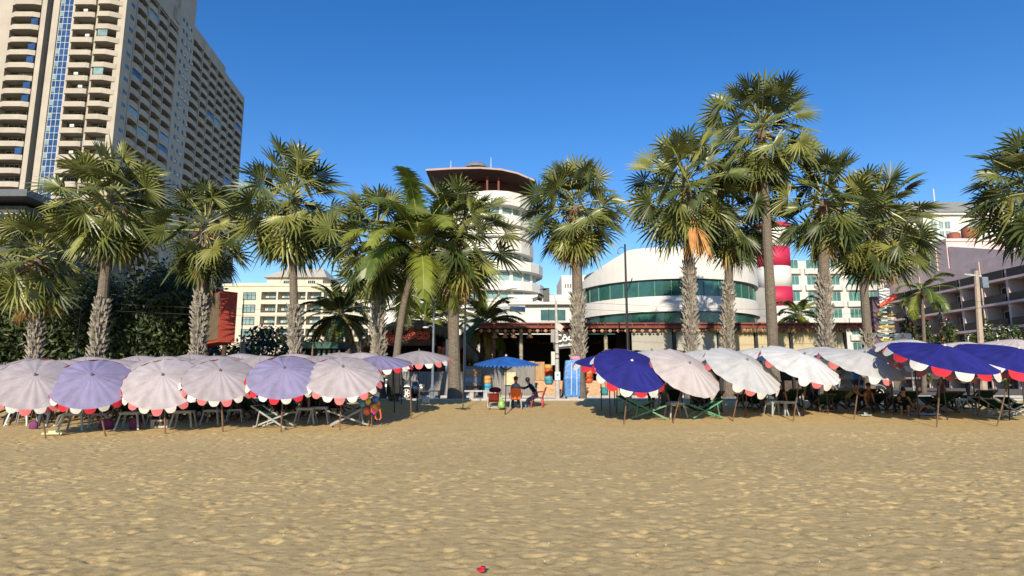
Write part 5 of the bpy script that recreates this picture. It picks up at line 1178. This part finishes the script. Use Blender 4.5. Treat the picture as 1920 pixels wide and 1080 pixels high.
for u, y in ((681, 41.5), (697, 41.6), (824, 41.5), (833, 42.5), (699, 43.5), (690, 45)): 
    q = MB(); x = P(u, 680, y).x; q.b2(x-.13, x+.13, y-.1, y+.1, .7, P(u, 650 if u != 833 else 640, y).z); q.build('post', m_redw, t)
q = MB(); x0_, x1_ = P(716, 632, 41.7).x, P(818, 632, 41.7).x; q.b2(x0_, x1_, 41.7, 41.8, P(760, 648, 41.7).z, P(760, 612, 41.7).z); q.build('sign_board', m_twood, t)
for nm, off, m_, e in (('lettering', .045, m_sign, .02), ('lettering_face', -.012, m_dark, .03)):
    text(nm, 'Fat', .92, (P(735, 636, 41.6).x, 41.62, P(735, 641, 41.6).z), m_, t, e, off, ry=.10, shear=.1); text(nm, 'Cöco', .98, (P(772, 632, 41.6).x+.1, 41.62, P(772, 634, 41.6).z), m_, t, e, off, ry=.05)
q = MB(); q.b2(P(722, 660, 44).x, P(730, 660, 44).x, 44, 44.1, 1.8, 3.4); q.b2(P(745, 660, 44).x, P(758, 660, 44).x, 44, 44.1, 1.8, 3.6); q.build('poster', mat('poster_cream', (.55, .5, .4), .8, .4, 2), t)
q = MB(); q.b2(P(763, 660, 43.5).x, P(769, 660, 43.5).x, 43.4, 43.55, .7, 3.6); q.build('post', mat('bamboo', (.35, .25, .1), .7, .3, 4), t)
q = MB(); c = P(828, 665, 41.9); q.b2(c.x-.22, c.x+.22, 41.85, 41.95, c.z-.5, c.z+.5); tag(q.build('orange_panel', mat('panel_orange', (.75, .20, .03), .6, .35, 3)), 'glowing orange fabric panel hung on the right post of the thatched gate', 'panel')
q = MB(); c = P(838, 690, 40.9); q.tube([(c.x, 40.95, .7), (c.x, 40.95, P(838, 636, 40.9).z)], .11, 8); tag(q.build('white_post', m_white), 'white post standing at the right end of the thatched gate', 'post')
# hoarding fence
t = bobj('board_fence', 'grey vertical board fence running below the thatched gate to the painted sign', 'fence', (P(820, 720, 40.3).x, 40.3, .7))
xa2, xb2 = P(752, 720, 40.3).x, P(1003, 720, 40.3).x; q = MB(); x = xa2; rg = random.Random(8)
while x < xb2: w_ = rg.uniform(.13, .19); q.b2(x, min(xb2, x+w_-.008), 40.3+rg.uniform(0, .012), 40.34, .7, 2.28+(.35 if x > P(872, 700, 40.3).x else 0)+rg.uniform(-.015, .015)); x += w_
q.build('boards', m_hoard, t); q = MB(); q.b2(xa2, xb2, 40.36, 40.42, 1.0, 1.1); q.b2(xa2, xb2, 40.36, 40.42, 2.0, 2.1); q.build('rail', m_twood, t)
# painted sign board
t = bobj('painted_board', 'painted wooden board with red scrawl over blue waves leaning on the fence', 'sign', P(887, 735, 39.9)); 
def on(u, v, Y=39.95): return P(u, v, Y)
a, b = on(872, 692), on(903, 724); q = MB(); q.b2(a.x, b.x, 39.96, 40.02, b.z, a.z); q.build('board', mat('board_tan', (.34, .27, .2), .8, .25, 5), t)
q = MB(); q.b2(a.x+.03, b.x-.03, 39.945, 39.955, b.z+.28, (a.z+b.z)/2-.02); q.build('blue_waves', mat('paint_blue', (.08, .25, .5), .7, .0, 4, col2=(.45, .5, .5), stretch=(1, 1, 4)), t)
rg = random.Random(3); q = MB()
for k in range(16):
    x = a.x+.08+rg.random()*(b.x-a.x-.2); z = (a.z+b.z)/2+.1+rg.random()*(a.z-b.z)*.36; pts = [(x+rg.uniform(-.09, .09), 39.945, z+rg.uniform(-.08, .08)) for _ in range(4)]; q.tube(pts, .022, 4, 0 if k % 3 else 1)
q.build('red_scrawl', [m_sign, mat('paint_yellow', (.6, .42, .1), .7)], t)
m_legs = MB(); m_legs.b2(a.x+.05, a.x+.13, 39.98, 40.04, .7, b.z); m_legs.b2(b.x-.13, b.x-.05, 39.98, 40.04, .7, b.z); m_legs.build('post', m_twood, t)
# barrels and pots
m_bar = [mat('paint_cyan', (.06, .33, .48), .6, .2, 5), mat('paint_amber', (.62, .33, .10), .6, .25, 5), mat('paint_rust', (.52, .10, .03), .6, .25, 5), mat('paint_teal', (.05, .30, .32), .6, .2, 5), mat('paint_royal', (.05, .12, .4), .6)]
def barrel(label, p, r, h, cols, grp='painted barrels by the restaurant'):
    t = thing('painted_barrel', label, 'barrel', p, 0, grp); n = len(cols)
    for i, c in enumerate(cols):
        z0, z1 = h*i/n, h*(i+1)/n; f = lambda z: r*(.86+.14*math.sin(math.pi*min(1, max(0, z/h))))
        q = MB(); q.lathe([(f(z0), z0+(.002 if i else 0)), (f((z0+z1)/2), (z0+z1)/2), (f(z1), z1)], 18); q.build('painted_band', m_bar[c], t, True, False)
    q = MB(); q.lathe([(r*.87, h+.002), (r*.9, h+.03), (r*.7, h+.03)], 18); q.build('rim', m_twood, t, False, False)
def gpt(u, Y, z=.76): return Vector((P(u, 715, Y).x, Y, z))
barrel('amber and blue painted barrel right of the painted board', gpt(913, 39.8), .30, 1.25, [4, 0, 0, 1, 1])
barrel('rust and amber painted barrel standing on the platform by the plank counter', gpt(1028, 43.4, 1.72), .34, 1.1, [0, 2, 2, 1])
barrel('rust and amber striped barrel behind the trunk of the shaggy-collared palm', gpt(1102, 42.9, 1.55), .36, 1.2, [2, 2, 1, 1])
def pot(label, p, r, h, m, leafy):
    t = thing('flower_pot', label, 'plant pot', p, 0, 'pots by the restaurant steps'); q = MB(); q.lathe([(r*.65, 0), (r*.9, h*.4), (r, h*.85), (r*1.08, h*.88), (r*1.08, h), (r*.9, h)], 16); q.build('pot', m, t, True, False)
    if leafy:
        q = MB(); leaf_cloud(q, (0, 0, h+leafy*.55), (r*1.6, r*1.6, leafy*.6), 260, .09, random.Random(int(p[0]*9)), (0, 1, 1), 6); q.build('plant', [m_lfA, m_lfB], t, False, False)
pot('turquoise pot at the foot of the steps behind the seated person in navy', gpt(1000, 40.5, .74), .24, .5, m_bar[3], .25)
pot('light blue pot on the platform in front of the rust barrel', gpt(1029, 42.6, 1.45), .3, .35, m_bar[0], 0)
pot('teal pot at the steps behind the thin black poles', gpt(1133, 40.6, .74), .26, .55, m_bar[3], 0)
pot('large potted plant inside the dark entrance left of the grey blinds', gpt(1150, 43.9, 1.72), .35, .6, m_twood, 1.3)
q = MB(); a, b = on(946, 698, 40.1), on(967, 722, 40.1); q.b2(a.x, b.x, 40.12, 40.2, b.z, a.z); tag(q.build('cream_board', mat('board_cream', (.62, .52, .32), .8, .18, 4)), 'cream notice board on the grey fence behind the blue parasol pole', 'board')
rg = random.Random(31)
for u, lab, hh in ((885, 'leafy tropical shrub behind the painted board beneath the date palm', 2.2), (903, 'tropical shrub with dark leaves left of the red restaurant post', 2.6), (942, 'leafy plant inside the restaurant between red and pale posts', 1.6), (860, 'dark shrub behind the grey fence right of the smooth palm trunk', 2.4)):
    p = gpt(u, 42.2 if u < 930 else 46, .75 if u < 930 else 1.75); t = thing('shrub', lab, 'shrub', p, 0, 'shrubs by the restaurant')
    q = MB(); q.tube([p, p+UP*hh*.6], [.06, .03], 6); q.build('stem', m_bark, t)
    q = MB(); leaf_cloud(q, p+UP*hh*.6, (.9, .6, hh*.5), 900, .16, rg, (0, 1, 1), 12); q.build('foliage', [m_lfA, m_lfB], t)
# shelving / blue cabinet, folded parasols
g = gpt(1073, 33.0, .74); t = thing('wrapped_cabinet', 'tall bright blue wrapped cabinet beside the shaggy-collared palm trunk', 'cabinet', g)
m_bw = mat('blue_wrap', (.04, .19, .50), .4, .35, 5, .5, 9)
q = MB(); q.add([(-.40, -.3, .1), (.36, -.3, .1), (.36, .3, .1), (-.40, .3, .1), (-.44, -.33, 1.05), (.40, -.33, 1.05), (.40, .33, 1.05), (-.44, .33, 1.05), (-.36, -.28, 2.0), (.42, -.28, 2.08), (.42, .28, 2.08), (-.36, .28, 2.0)],
   [(3, 2, 1, 0), (0, 1, 5, 4), (1, 2, 6, 5), (2, 3, 7, 6), (3, 0, 4, 7), (4, 5, 9, 8), (5, 6, 10, 9), (6, 7, 11, 10), (7, 4, 8, 11), (8, 9, 10, 11)]); q.build('wrap', m_bw, t, False, False)
q = MB(); q.b2(-.3, .3, -.25, .25, 0, .099); q.build('base', m_kerb, t, False, False); q = MB(); q.bar((-.1, -.345, .2), (-.05, -.345, 1.9), .03, .02); q.bar((.2, -.345, .2), (.22, -.345, 1.9), .03, .02); q.build('strap', m_wframe, t, False, False)
q = MB(); q.ball((0, 0, .12), (.3, .2, .14), 10, 6); o = q.build('pink_bundle', mat('pink_cloth', (.7, .25, .35), .8, .2, 6), None, True); o.location = g+Vector((.2, 0, 2.02)); tag(o, 'small pink bundle lying on top of the blue wrapped cabinet', 'bundle')
for u, Yd, r, h, lab in ((733, 30.5, .22, 2.1, 'folded black parasol standing right of the leaning palms, left one of two'), (746, 30.3, .24, 2.05, 'folded black parasol standing beside the car wheel, right one of two')):
    p = ground(u, 755); p.y = Yd; p.x = P(u, 740, Yd).x; p.z = gz(Yd); t = thing('folded_parasol', lab, 'parasol', p, 0, 'folded black parasols')
    q = MB(); n = 16; vs = []; fs = []
    for i, (z, f) in enumerate(((.25, 1.0), (.6, 1.05), (1.2, .9), (1.8, .55), (h, .12))):
        for k in range(n): rr = r*f*(1 if k % 2 else .78); vs.append((rr*math.cos(2*math.pi*k/n), rr*math.sin(2*math.pi*k/n), z))
    for i in range(4):
        for k in range(n): fs.append((i*n+k, i*n+(k+1) % n, (i+1)*n+(k+1) % n, (i+1)*n+k))
    q.add(vs, fs+[tuple(range(n-1, -1, -1)), tuple(4*n+k for k in range(n))]); q.build('canopy', mat('folded_black', (.02, .022, .022), .8, .3, 4), t, False, False)
    q = MB(); q.tube([(0, 0, -.1), (0, 0, .26)], .03, 6); q.build('pole', m_poled, t, False, False)
g = gpt(806, 31.6, .74); t = thing('low_table', 'low dark-topped table at the pavement edge near the car', 'table', g); q = MB(); q.b2(-.55, .55, -.3, .3, .40, .44); q.build('tabletop', m_blk, t, False, False)
for a in (-1, 1):
    for b in (-1, 1): q = MB(); q.bar((a*.48, b*.24, 0), (a*.48, b*.24, .399), .04); q.build('leg', m_blk, t, False, False)
for k in range(4):
    q = MB(); q.lathe([(.05, 0), (.055, .02), (.055, .24), (.02, .31), (.02, .34)], 10); o = q.build('water_bottle', mat('clear_plastic', (.5, .55, .58), .2, .1, 5), None, True); o.location = ground(794+k*3.2, 756)+UP*.01; tag(o, 'clear plastic bottle standing in a row beside the low dark table', 'bottle', 'bottles by the low table')
g = gpt(899, 31.7, .74); t = thing('stone_bench', 'grey stone bench on the pavement left of the red deck chair', 'bench', g); q = MB(); q.b2(-.75, .75, -.2, .2, .38, .46); q.build('seat', m_kerb, t, False, False)
for a in (-.35, .35): q = MB(); q.prism([(a-.14, -.15), (a+.06, -.15), (a+.14, .15), (a-.06, .15)], 0, .379); q.build('leg', m_kerb, t, False, False)
# car
def make_car(label, m_body, loc, rz):
    t = thing('parked_car', label, 'car', loc, rz, None); mb = MB()
    # side profile (x along length, front +x), half width by height
    st = [(-2.3, .45, .95, .78), (-2.2, .35, 1.10, .84), (-1.9, .28, 1.12, .88), (-.9, .28, 1.10, .9), (.6, .28, 1.08, .9), (.95, .28, 1.06, .9), (1.6, .30, 1.00, .88), (2.05, .34, .90, .82), (2.25, .42, .78, .7)]
    vs = []; fs = []
    for x, z0, z1, w_ in st: vs += [(x, -w_*.9, z0), (x, -w_, (z0+z1)*.5), (x, -w_*.93, z1), (x, 0, z1+.045), (x, w_*.93, z1), (x, w_, (z0+z1)*.5), (x, w_*.9, z0)]
    for i in range(len(st)-1):
        for k in range(6): fs.append((i*7+k, (i+1)*7+k, (i+1)*7+k+1, i*7+k+1))
        fs.append((i*7+6, (i+1)*7+6, (i+1)*7, i*7))
    fs += [tuple(range(6, -1, -1)), tuple(range((len(st)-1)*7, len(st)*7))]; fs = [tuple(reversed(f)) for f in fs]
    mb.add(vs, fs); mb.build('body', m_body, t, True, False)
    q = MB(); q.add([(-2.05, -.8, 1.12), (1.0, -.82, 1.08), (.15, -.66, 1.68), (-1.75, -.64, 1.68), (-2.05, .8, 1.12), (1.0, .82, 1.08), (.15, .66, 1.68), (-1.75, .64, 1.68)], [(0, 1, 2, 3), (7, 6, 5, 4), (3, 2, 6, 7), (1, 5, 6, 2), (4, 0, 3, 7)]); q.build('cabin', m_body, t, False, False)
    for s in (-1, 1):
        q = MB(); q.slab([(-1.85, s*.800, 1.17), (-.55, s*.808, 1.15), (-.55, s*.695, 1.6), (-1.65, s*.69, 1.6)][::s], (0, s*.012, 0)); q.slab([(-.48, s*.808, 1.15), (.72, s*.81, 1.14), (.1, s*.695, 1.6), (-.48, s*.695, 1.6)][::s], (0, s*.012, 0)); q.build('side_window', m_glassd, t, False, False)
        q = MB(); q.ball((2.02, s*.62, .80), (.2, .17, .09), 10, 6); q.build('headlight', mat('headlamp', (.75, .75, .72), .15, 0), t, True, False)
        q = MB(); q.ball((.78, s*.98, 1.16), (.08, .1, .08), 8, 5); q.build('mirror', m_body, t, True, False)
        for x in (-1.4, 1.38):
            q = MB(); q.lathe([(.2, -.11), (.34, -.11), (.37, -.07), (.37, .07), (.34, .11), (.2, .11)], 22); me = q.mesh('wheel', mat('tyre', (.02, .02, .02), .85)); me.transform(Matrix.Rotation(math.pi/2, 4, 'X')); o = link('wheel', me, t); o.location = (x, s*.84, .37)
            q = MB(); 
            for k in range(6): a = k*math.pi/3; q.bar((0, 0, 0), (.2*math.cos(a), .2*math.sin(a), 0), .075, .02)
            q.lathe([(.235, -.012), (.235, .012), (.2, .012), (.2, -.012)], 20); q.lathe([(.06, -.015), (.06, .02)], 12); me = q.mesh('rim', mat('alloy', (.62, .6, .55), .35, .1, 5)); me.transform(Matrix.Rotation(math.pi/2, 4, 'X')); r_ = link('rim', me, o); r_.location = (0, s*.115, 0)
            q = MB(); q.tube([(x+.46*math.cos(a), s*.895, .37+.46*math.sin(a)) for a in [math.pi*k/8 for k in range(9)]], .035, 5); q.build('wheel_arch', mat('arch_grey', (.25, .26, .28), .4), t, True, False)
    q = MB(); q.add([(1.0+.012, -.7, 1.11), (1.012, .7, 1.11), (.2, .58, 1.64), (.2, -.58, 1.64)], [(0, 1, 2, 3)]); q.build('windscreen', m_glassd, t, False, False)
    q = MB(); q.b2(2.2, 2.3, -.5, .5, .5, .68); q.build('grille', m_blk, t, False, False)
    return t
m_car = mat('car_silver', (.22, .235, .255), .28, .05, 2, metal=.5, coat=.5); m_car2 = mat('car_black', (.02, .022, .028), .25, .05, 2, metal=.3, coat=.6)
make_car('silver-grey car half hidden behind the folded black parasols', m_car, Vector((P(797, 735, 35.4).x-2.28, 35.4, .625)), 0)
make_car('dark car parked on the road behind the shadowed white parasol', m_car2, Vector((P(1585, 720, 36).x, 36, .625)), math.pi)
# traffic signal pole
g = gpt(1045, 33.2, .74); t = thing('traffic_signal', 'pale traffic signal pole with black signal heads on a short arm', 'traffic light', g)
q = MB(); zt = P(1045, 565, 33.2).z-g.z; q.tube([(0, 0, 0), (0, 0, .5), (0, 0, 3.4), (-.03, 0, zt)], [.14, .12, .1, .055], 10); q.tube([(-.03, 0, zt), (-.12, 0, zt+.35), (-.45, 0, zt+.4)], .03, 6); q.build('pole', mat('pole_pale', (.42, .41, .38), .6, .2, 4), t, False, False)
q = MB(); zc = P(1018, 553, 33.2).z-g.z; xc = P(1018, 553, 33.2).x-g.x
q = MB(); q.box((xc+.18, 0, zc), (.34, .3, .72)); q.slab([(xc+.0, -.16, zc+.34), (xc+.35, -.16, zc+.34), (xc-.25, -.4, zc+.22)], (0, .05, 0)); q.build('signal_head', m_blk, t, False, False)
q = MB(); q.lathe([(.18, 0), (.2, .25), (.12, .3)], 10, (0, 0, 0)); me = q.mesh('signal_head', m_blk); me.transform(Matrix.Rotation(R_(-70), 4, 'Y')); o = link('signal_head', me, t); o.location = (xc-.02, -.1, zc-.2)
q = MB(); q.box((xc-.32, -.05, zc-.2), (.5, .34, .16), M=Matrix.Rotation(-.3, 3, 'Y')); q.build('visor', m_blk, t, False, False)
q = MB(); zb = P(1049, 614, 33.2).z-g.z; q.box((.14, -.12, zb), (.34, .05, .34), M=Matrix.Rotation(.6, 3, 'Y')); q.build('diamond_sign', mat('sign_back', (.45, .43, .38), .6, .15, 6), t, False, False)
q = MB(); q.box((-.22, .12, zb-.45), (.2, .12, .7)); q.build('speaker_box', mat('box_grey', (.25, .24, .23), .6, .2, 5), t, False, False)
q = MB(); zb = P(1039, 672, 33.2).z-g.z; q.box((-.22, -.03, zb), (.2, .16, .72)); q.build('control_box', mat('box_pale', (.5, .48, .42), .6, .1, 5), t, False, False)
q = MB(); zb = P(1046, 705, 33.2).z-g.z; q.box((.0, -.16, zb), (.28, .02, .44)); q.build('notice', m_signw, t, False, False); q = MB(); q.lathe([(.075, 0), (.075, .01)], 14); me = q.mesh('notice_mark', mat('sign_blue', (.05, .3, .6), .5)); me.transform(Matrix.Rotation(math.pi/2, 4, 'X')); o = link('notice_mark', me, t); o.location = (.0, -.172, zb+.05)
for zz in (2.1, 2.35, 2.9): q = MB(); q.lathe([(.118, zz), (.118, zz+.05)], 10); q.build('strap', m_blk, t, False, False)
# lamp posts
def lamp(label, u, Yd, vtop, m, r, arm, zb=.74, name='street_lamp', grp='street lamps'):
    g = gpt(u, Yd, zb); t = thing(name, label, 'street lamp', g, 0, grp); zt = P(u, vtop, Yd).z-zb
    q = MB(); q.tube([(0, 0, 0), (0, 0, .6), (0, 0, .62), (0, 0, zt)], [r*1.6, r*1.5, r, r*.6], 8); q.build('pole', m, t, False, False)
    for x, z, l in arm:
        q = MB(); q.tube([(0, 0, zt+z), (x*.5, -.05, zt+z+.12), (x, -.1, zt+z+.04)], r*.4, 5); q.build('arm', m, t, False, False)
        q = MB(); q.ball((x+.12*(1 if x > 0 else -1), -.12, zt+z), (.30*l, .14, .06), 10, 5); q.build('lamp_head', mat('lamp_white', (.62, .62, .58), .4), t, True, False)
    return t
t = lamp('tall black lamp post with a scrolled bracket between the shaggy palm and the pinkish parasol', 1179, 33.0, 458, m_blk, .085, [])
q = MB(); zt = P(1179, 458, 33).z-.74; q.tube([(0, 0, zt-.25), (-.2, 0, zt-.15), (-.38, 0, zt-.28), (-.42, 0, zt-.5), (-.3, 0, zt-.55)], .022, 5); q.tube([(0, 0, zt-2.7), (.25, 0, zt-2.2), (.35, 0, zt-1.9)], .03, 5); q.build('scroll_bracket', m_blk, t, False, False)
lamp('blue-grey lamp post covered in stickers in front of the grey fence', 811, 33.6, 562, m_bsteel, .075, [(-.3, -1.55, .6)])
lamp('blue-grey lamp post with two white heads right of the smooth palm trunk', 871, 33.4, 566, m_bsteel, .07, [(.25, -.45, .9), (-.25, -.25, .8)])
lamp('lamp post with a flat white head among the dark trees at left', 138, 36.0, 556, m_blk, .06, [(-.4, -.1, 1.3)])
lamp('thin lamp post with a short bracket at the right edge of the billboard', 447, 38.0, 560, m_blk, .05, [])
t = thing('parasol_stand', 'thin dark pole with cross feet on the sand left of the stone bench', 'pole', ground(868, 767)); q = MB(); q.tube([(0, 0, 0), (.01, 0, 3.3)], [.025, .015], 6); q.build('pole', m_poled, t, False, False)
for a in (0, math.pi/2): q = MB(); c_, s_ = math.cos(a+.4)*.33, math.sin(a+.4)*.33; q.bar((-c_, -s_, .03), (c_, s_, .03+.001*a), .05, .04); q.build('foot', m_poled, t, False, False)
# utility pole
g = gpt(1842, 50, .7); t = thing('utility_pole', 'pale concrete utility pole with a crossarm in front of the pink hotel', 'utility pole', g); zt = P(1822, 508, 50).z-.7; dx = P(1830, 508, 50).x-g.x
q = MB(); q.tube([(0, 0, 0), (dx*.5, 0, zt/2), (dx, 0, zt)], [.28, .22, .17], 8); q.build('pole', mat('pole_concrete', (.40, .33, .26), .85, .2, 3), t, False, False)
q = MB(); q.bar((dx-1.1, -.1, zt-.3), (dx+.3, -.1, zt-.45), .1, .14); q.build('crossarm', m_gsteel, t, False, False)
q = MB(); q.box((dx+.45, -.1, zt-1.0), (.5, .4, .9)); q.build('junction_box', m_bsteel, t, False, False)
# totem
t = bobj('signpost_totem', 'dark purple totem stacked with arrow-shaped name boards', 'signpost', gpt(1660, 41.0, .7)); x = P(1652, 650, 41).x
q = MB(); q.b2(x-.32, x+.18, 41, 41.4, .7, P(1652, 556, 41).z); q.build('column', mat('totem_purple', (.12, .075, .11), .7, .3, 2), t)
rg = random.Random(12); m_tb = [mat('arrow_cream', (.5, .45, .36), .7, .3, 8), mat('arrow_teal', (.14, .22, .22), .7, .3, 8), mat('arrow_yellow', (.5, .38, .12), .7, .3, 8)]
for k, v in enumerate(range(573, 645, 8)):
    c = P(1663+rg.uniform(-2, 2), v, 40.9); L = rg.uniform(.5, .68); dr = rg.choice((-1, 1)); q = MB(); q.slab([(c.x-L*dr, 40.92, c.z-.10), (c.x+L*.6*dr, 40.92, c.z-.10), (c.x+L*dr, 40.92, c.z), (c.x+L*.6*dr, 40.92, c.z+.10), (c.x-L*dr, 40.92, c.z+.10)][::dr], (0, .05, 0)); q.build('arrow_board', m_tb[k % 3], t)
    q = MB(); 
    q.tube([(c.x-L*.5+j*.055, 40.9, c.z+.04*(1 if j % 2 else -1)) for j in range(int(L/.055))], .014, 4)
    q.build('lettering', m_blk, t)
q = MB(); c = P(1655, 553, 40.9); q.b2(c.x-.3, c.x+.45, 40.8, 41.0, c.z-.35, c.z+.45); q.build('top_sign', m_signw, t); q = MB(); q.tube([P(1648, 575, 40.8), P(1658, 568, 40.8), P(1670, 562, 40.8), P(1678, 554, 40.8)], [.1, .13, .16, .2], 8); q.build('red_ribbon', m_sign, t)
# small white sign with red emblem
t = bobj('emblem_sign', 'white sign board with a small red three-diamond emblem right of the totem', 'sign', gpt(1692, 47, .7)); a, b = P(1676, 625, 47), P(1710, 643, 47)
q = MB(); q.b2(a.x, b.x, 47, 47.08, b.z, a.z); q.build('board', mat('board_white', (.55, .54, .5), .7, .1, 3), t); q = MB(); q.b2(a.x+.1, a.x+.2, 47.1, 47.18, .7, b.z+.3); q.b2(b.x-.2, b.x-.1, 47.1, 47.18, .7, b.z+.3); q.build('post', m_gsteel, t)
q = MB(); cc = P(1694, 631, 46.95)
for a_ in (90, 210, 330):
    d1 = Vector((math.cos(R_(a_)), 0, math.sin(R_(a_))))*.2; pr_ = Vector((-d1.z, 0, d1.x))*.5; q.slab([cc, cc+d1*.55+pr_*.6, cc+d1*1.1, cc+d1*.55-pr_*.6], (0, -.01, 0))
q.build('emblem', m_sign, t)
# billboard
t = bobj('billboard', 'large red-framed billboard standing behind the stubbly palm trunk', 'billboard', gpt(405, 38, .7))
A = P(352, 556, 44.5); B = P(416, 545, 37.5); Cc = P(446, 547, 38.3); zb0 = P(416, 641, 37.5).z; zt0 = B.z
q = MB(); q.add([(A.x, 44.5, zb0), (B.x, 37.5, zb0), (Cc.x, 38.3, zb0), (A.x+1.3, 45.2, zb0), (A.x, 44.5, zt0), (B.x, 37.5, zt0), (Cc.x, 38.3, zt0), (A.x+1.3, 45.2, zt0)], [(3, 2, 1, 0), (4, 5, 6, 7), (0, 1, 5, 4), (1, 2, 6, 5), (2, 3, 7, 6), (3, 0, 4, 7)]); q.build('cabinet', mat('billboard_red', (.42, .065, .04), .7, .12, 1), t)
dv = Vector((B.x-A.x, -7, 0)); nn = Vector((dv.y, -dv.x, 0)).normalized(); nn = nn if nn.x < 0 or nn.y < 0 else -nn
p0 = Vector((A.x, 44.5, zb0))+dv*.04+nn*.02; p1 = Vector((A.x, 44.5, zb0))+dv*.985+nn*.02; q = MB(); q.slab([p0+UP*.25, p1+UP*.15, Vector((p1.x, p1.y, zt0-.12)), Vector((p0.x, p0.y, zt0-.2))], nn*.03); q.build('face_panel', mat('panel_olive', (.17, .135, .085), .7, .1, 1), t)
for f in (.12, .5, .95): p = Vector((A.x, 44.5, 0))+dv*f-nn*.5; q = MB(); q.tube([(p.x, p.y, .7), (p.x, p.y, zb0)], .14, 8); q.build('post', m_twood, t)
# green kiosk, pagoda ornaments, bulbs
t = bobj('green_kiosk', 'dark green flat-roofed kiosk left of the thatched gate', 'kiosk', gpt(597, 43, .7)); a, b = P(565, 650, 42), P(634, 650, 42)
q = MB(); q.b2(a.x, b.x, 42, 45.5, P(600, 653, 42).z, P(600, 641, 42).z); q.build('roof', mat('kiosk_green', (.03, .085, .065), .7, .3, 2), t); q = MB(); q.b2(a.x+.3, b.x-.3, 43, 45, .7, P(600, 653.2, 42).z); q.build('wall', mat('kiosk_dark', (.03, .04, .035), .8), t)
q = MB()
for k in range(5): x = a.x+.9+k*.35; q.b2(x, x+.16, 42.8, 42.95, .7, P(600, 655, 42).z)
q.build('louvre', mat('kiosk_pale', (.25, .28, .26), .7), t)
for u, v0, Yd, sc, m_, lab in ((452, 628, 40, 1.0, mat('stone_grey', (.22, .22, .22), .9, .3, 6), 'tiered grey stone pagoda ornament beside the billboard'), (583, 648, 41, .6, mat('stone_red', (.24, .15, .12), .9, .3, 6), 'small tiered reddish pagoda ornament in front of the green kiosk')):
    q = MB(); pf = []; z = 0; h = P(u, v0, Yd).z-.7; 
    for k in range(6): r = (.55-.085*k)*sc; hh = h*(.2 if k < 5 else .1); pf += [(r*.7, z), (r*.7, z+h*.08), (r, z+h*.10), (r*.55, z+h*.16)]; z += h*.15
    pf += [(.05*sc, h)]; q.lathe(pf, 12); o = q.build('pagoda_ornament', m_); o.location = gpt(u, Yd, .7); tag(o, lab, 'ornament')
t = thing('string_lights', 'string of round white bulbs hung across the dark bush beside the billboard', 'string lights', P(480, 640, 43)); q = MB()
pts = [P(449, 628, 43), P(462, 641, 43), P(478, 640, 43), P(500, 630, 43), P(520, 622, 43)]; pts2 = [P(449, 646, 43), P(468, 652, 43), P(490, 652, 43), P(505, 651, 43)]
q.tube(pts, .012, 4, 0, False); q.tube(pts2, .012, 4, 0, False); q.build('cable', m_blk, t)
for L_ in (pts, pts2):
    for i in range(len(L_)-1):
        for f in (.0, .5): q = MB(); q.ball(L_[i].lerp(L_[i+1], f)-UP*.06, .07, 8, 5); q.build('bulb', m_signw, t, True)
# overhead cables
for k, (v0, v1, Yd, lab) in enumerate(((588, 592, 36.2, 'thin dark overhead cable sagging low along the road'), (575, 580, 36.6, 'thin dark overhead cable strung above the other one'))):
    q = MB(); pts = [Vector((x, Yd, 5.75+k*.45+.25*math.cos((x % 30)/30*2*math.pi))) for x in range(-60, 61, 3)]; q.tube(pts, .011, 4, 0, False); tag(q.build('overhead_cable', m_blk), lab, 'cable')

# more people deep in the shade
person('person in a pale blue shirt sitting two rows back under the pinkish-white parasol', ground(1300, 766), .3, 10, **SITC, shirt=(.16, .2, .28), trousers=(.04, .04, .05))
person('person in a black top sitting behind the pair of plastic tables on the right', ground(1465, 768), -.3, 14, **SITC, shirt=(.02, .02, .025), trousers=(.08, .07, .06), long_hair=True)
person('person in a dark orange shirt sitting behind the crumpled white paper', ground(1625, 770), .2, 16, **SITC, shirt=(.22, .08, .03), trousers=(.03, .03, .04))
person('person in grey standing near the pavement between the two large navy parasols', ground(1818, 758), .6, 4, .93, (6, -5), (4, 8), (8, 4), (20, 12), 0, (.14, .14, .15), (.04, .04, .05))
person('person in a dark teal shirt sitting behind the lowest-hanging grey parasol', ground(268, 790), .2, 10, **SITC, shirt=(.02, .07, .08), trousers=(.03, .03, .04))
person('person in black sitting beside the maroon deck chairs near the balloon bunch', ground(575, 784), -.4, 10, **SITC, shirt=(.02, .02, .02), trousers=(.05, .05, .07))
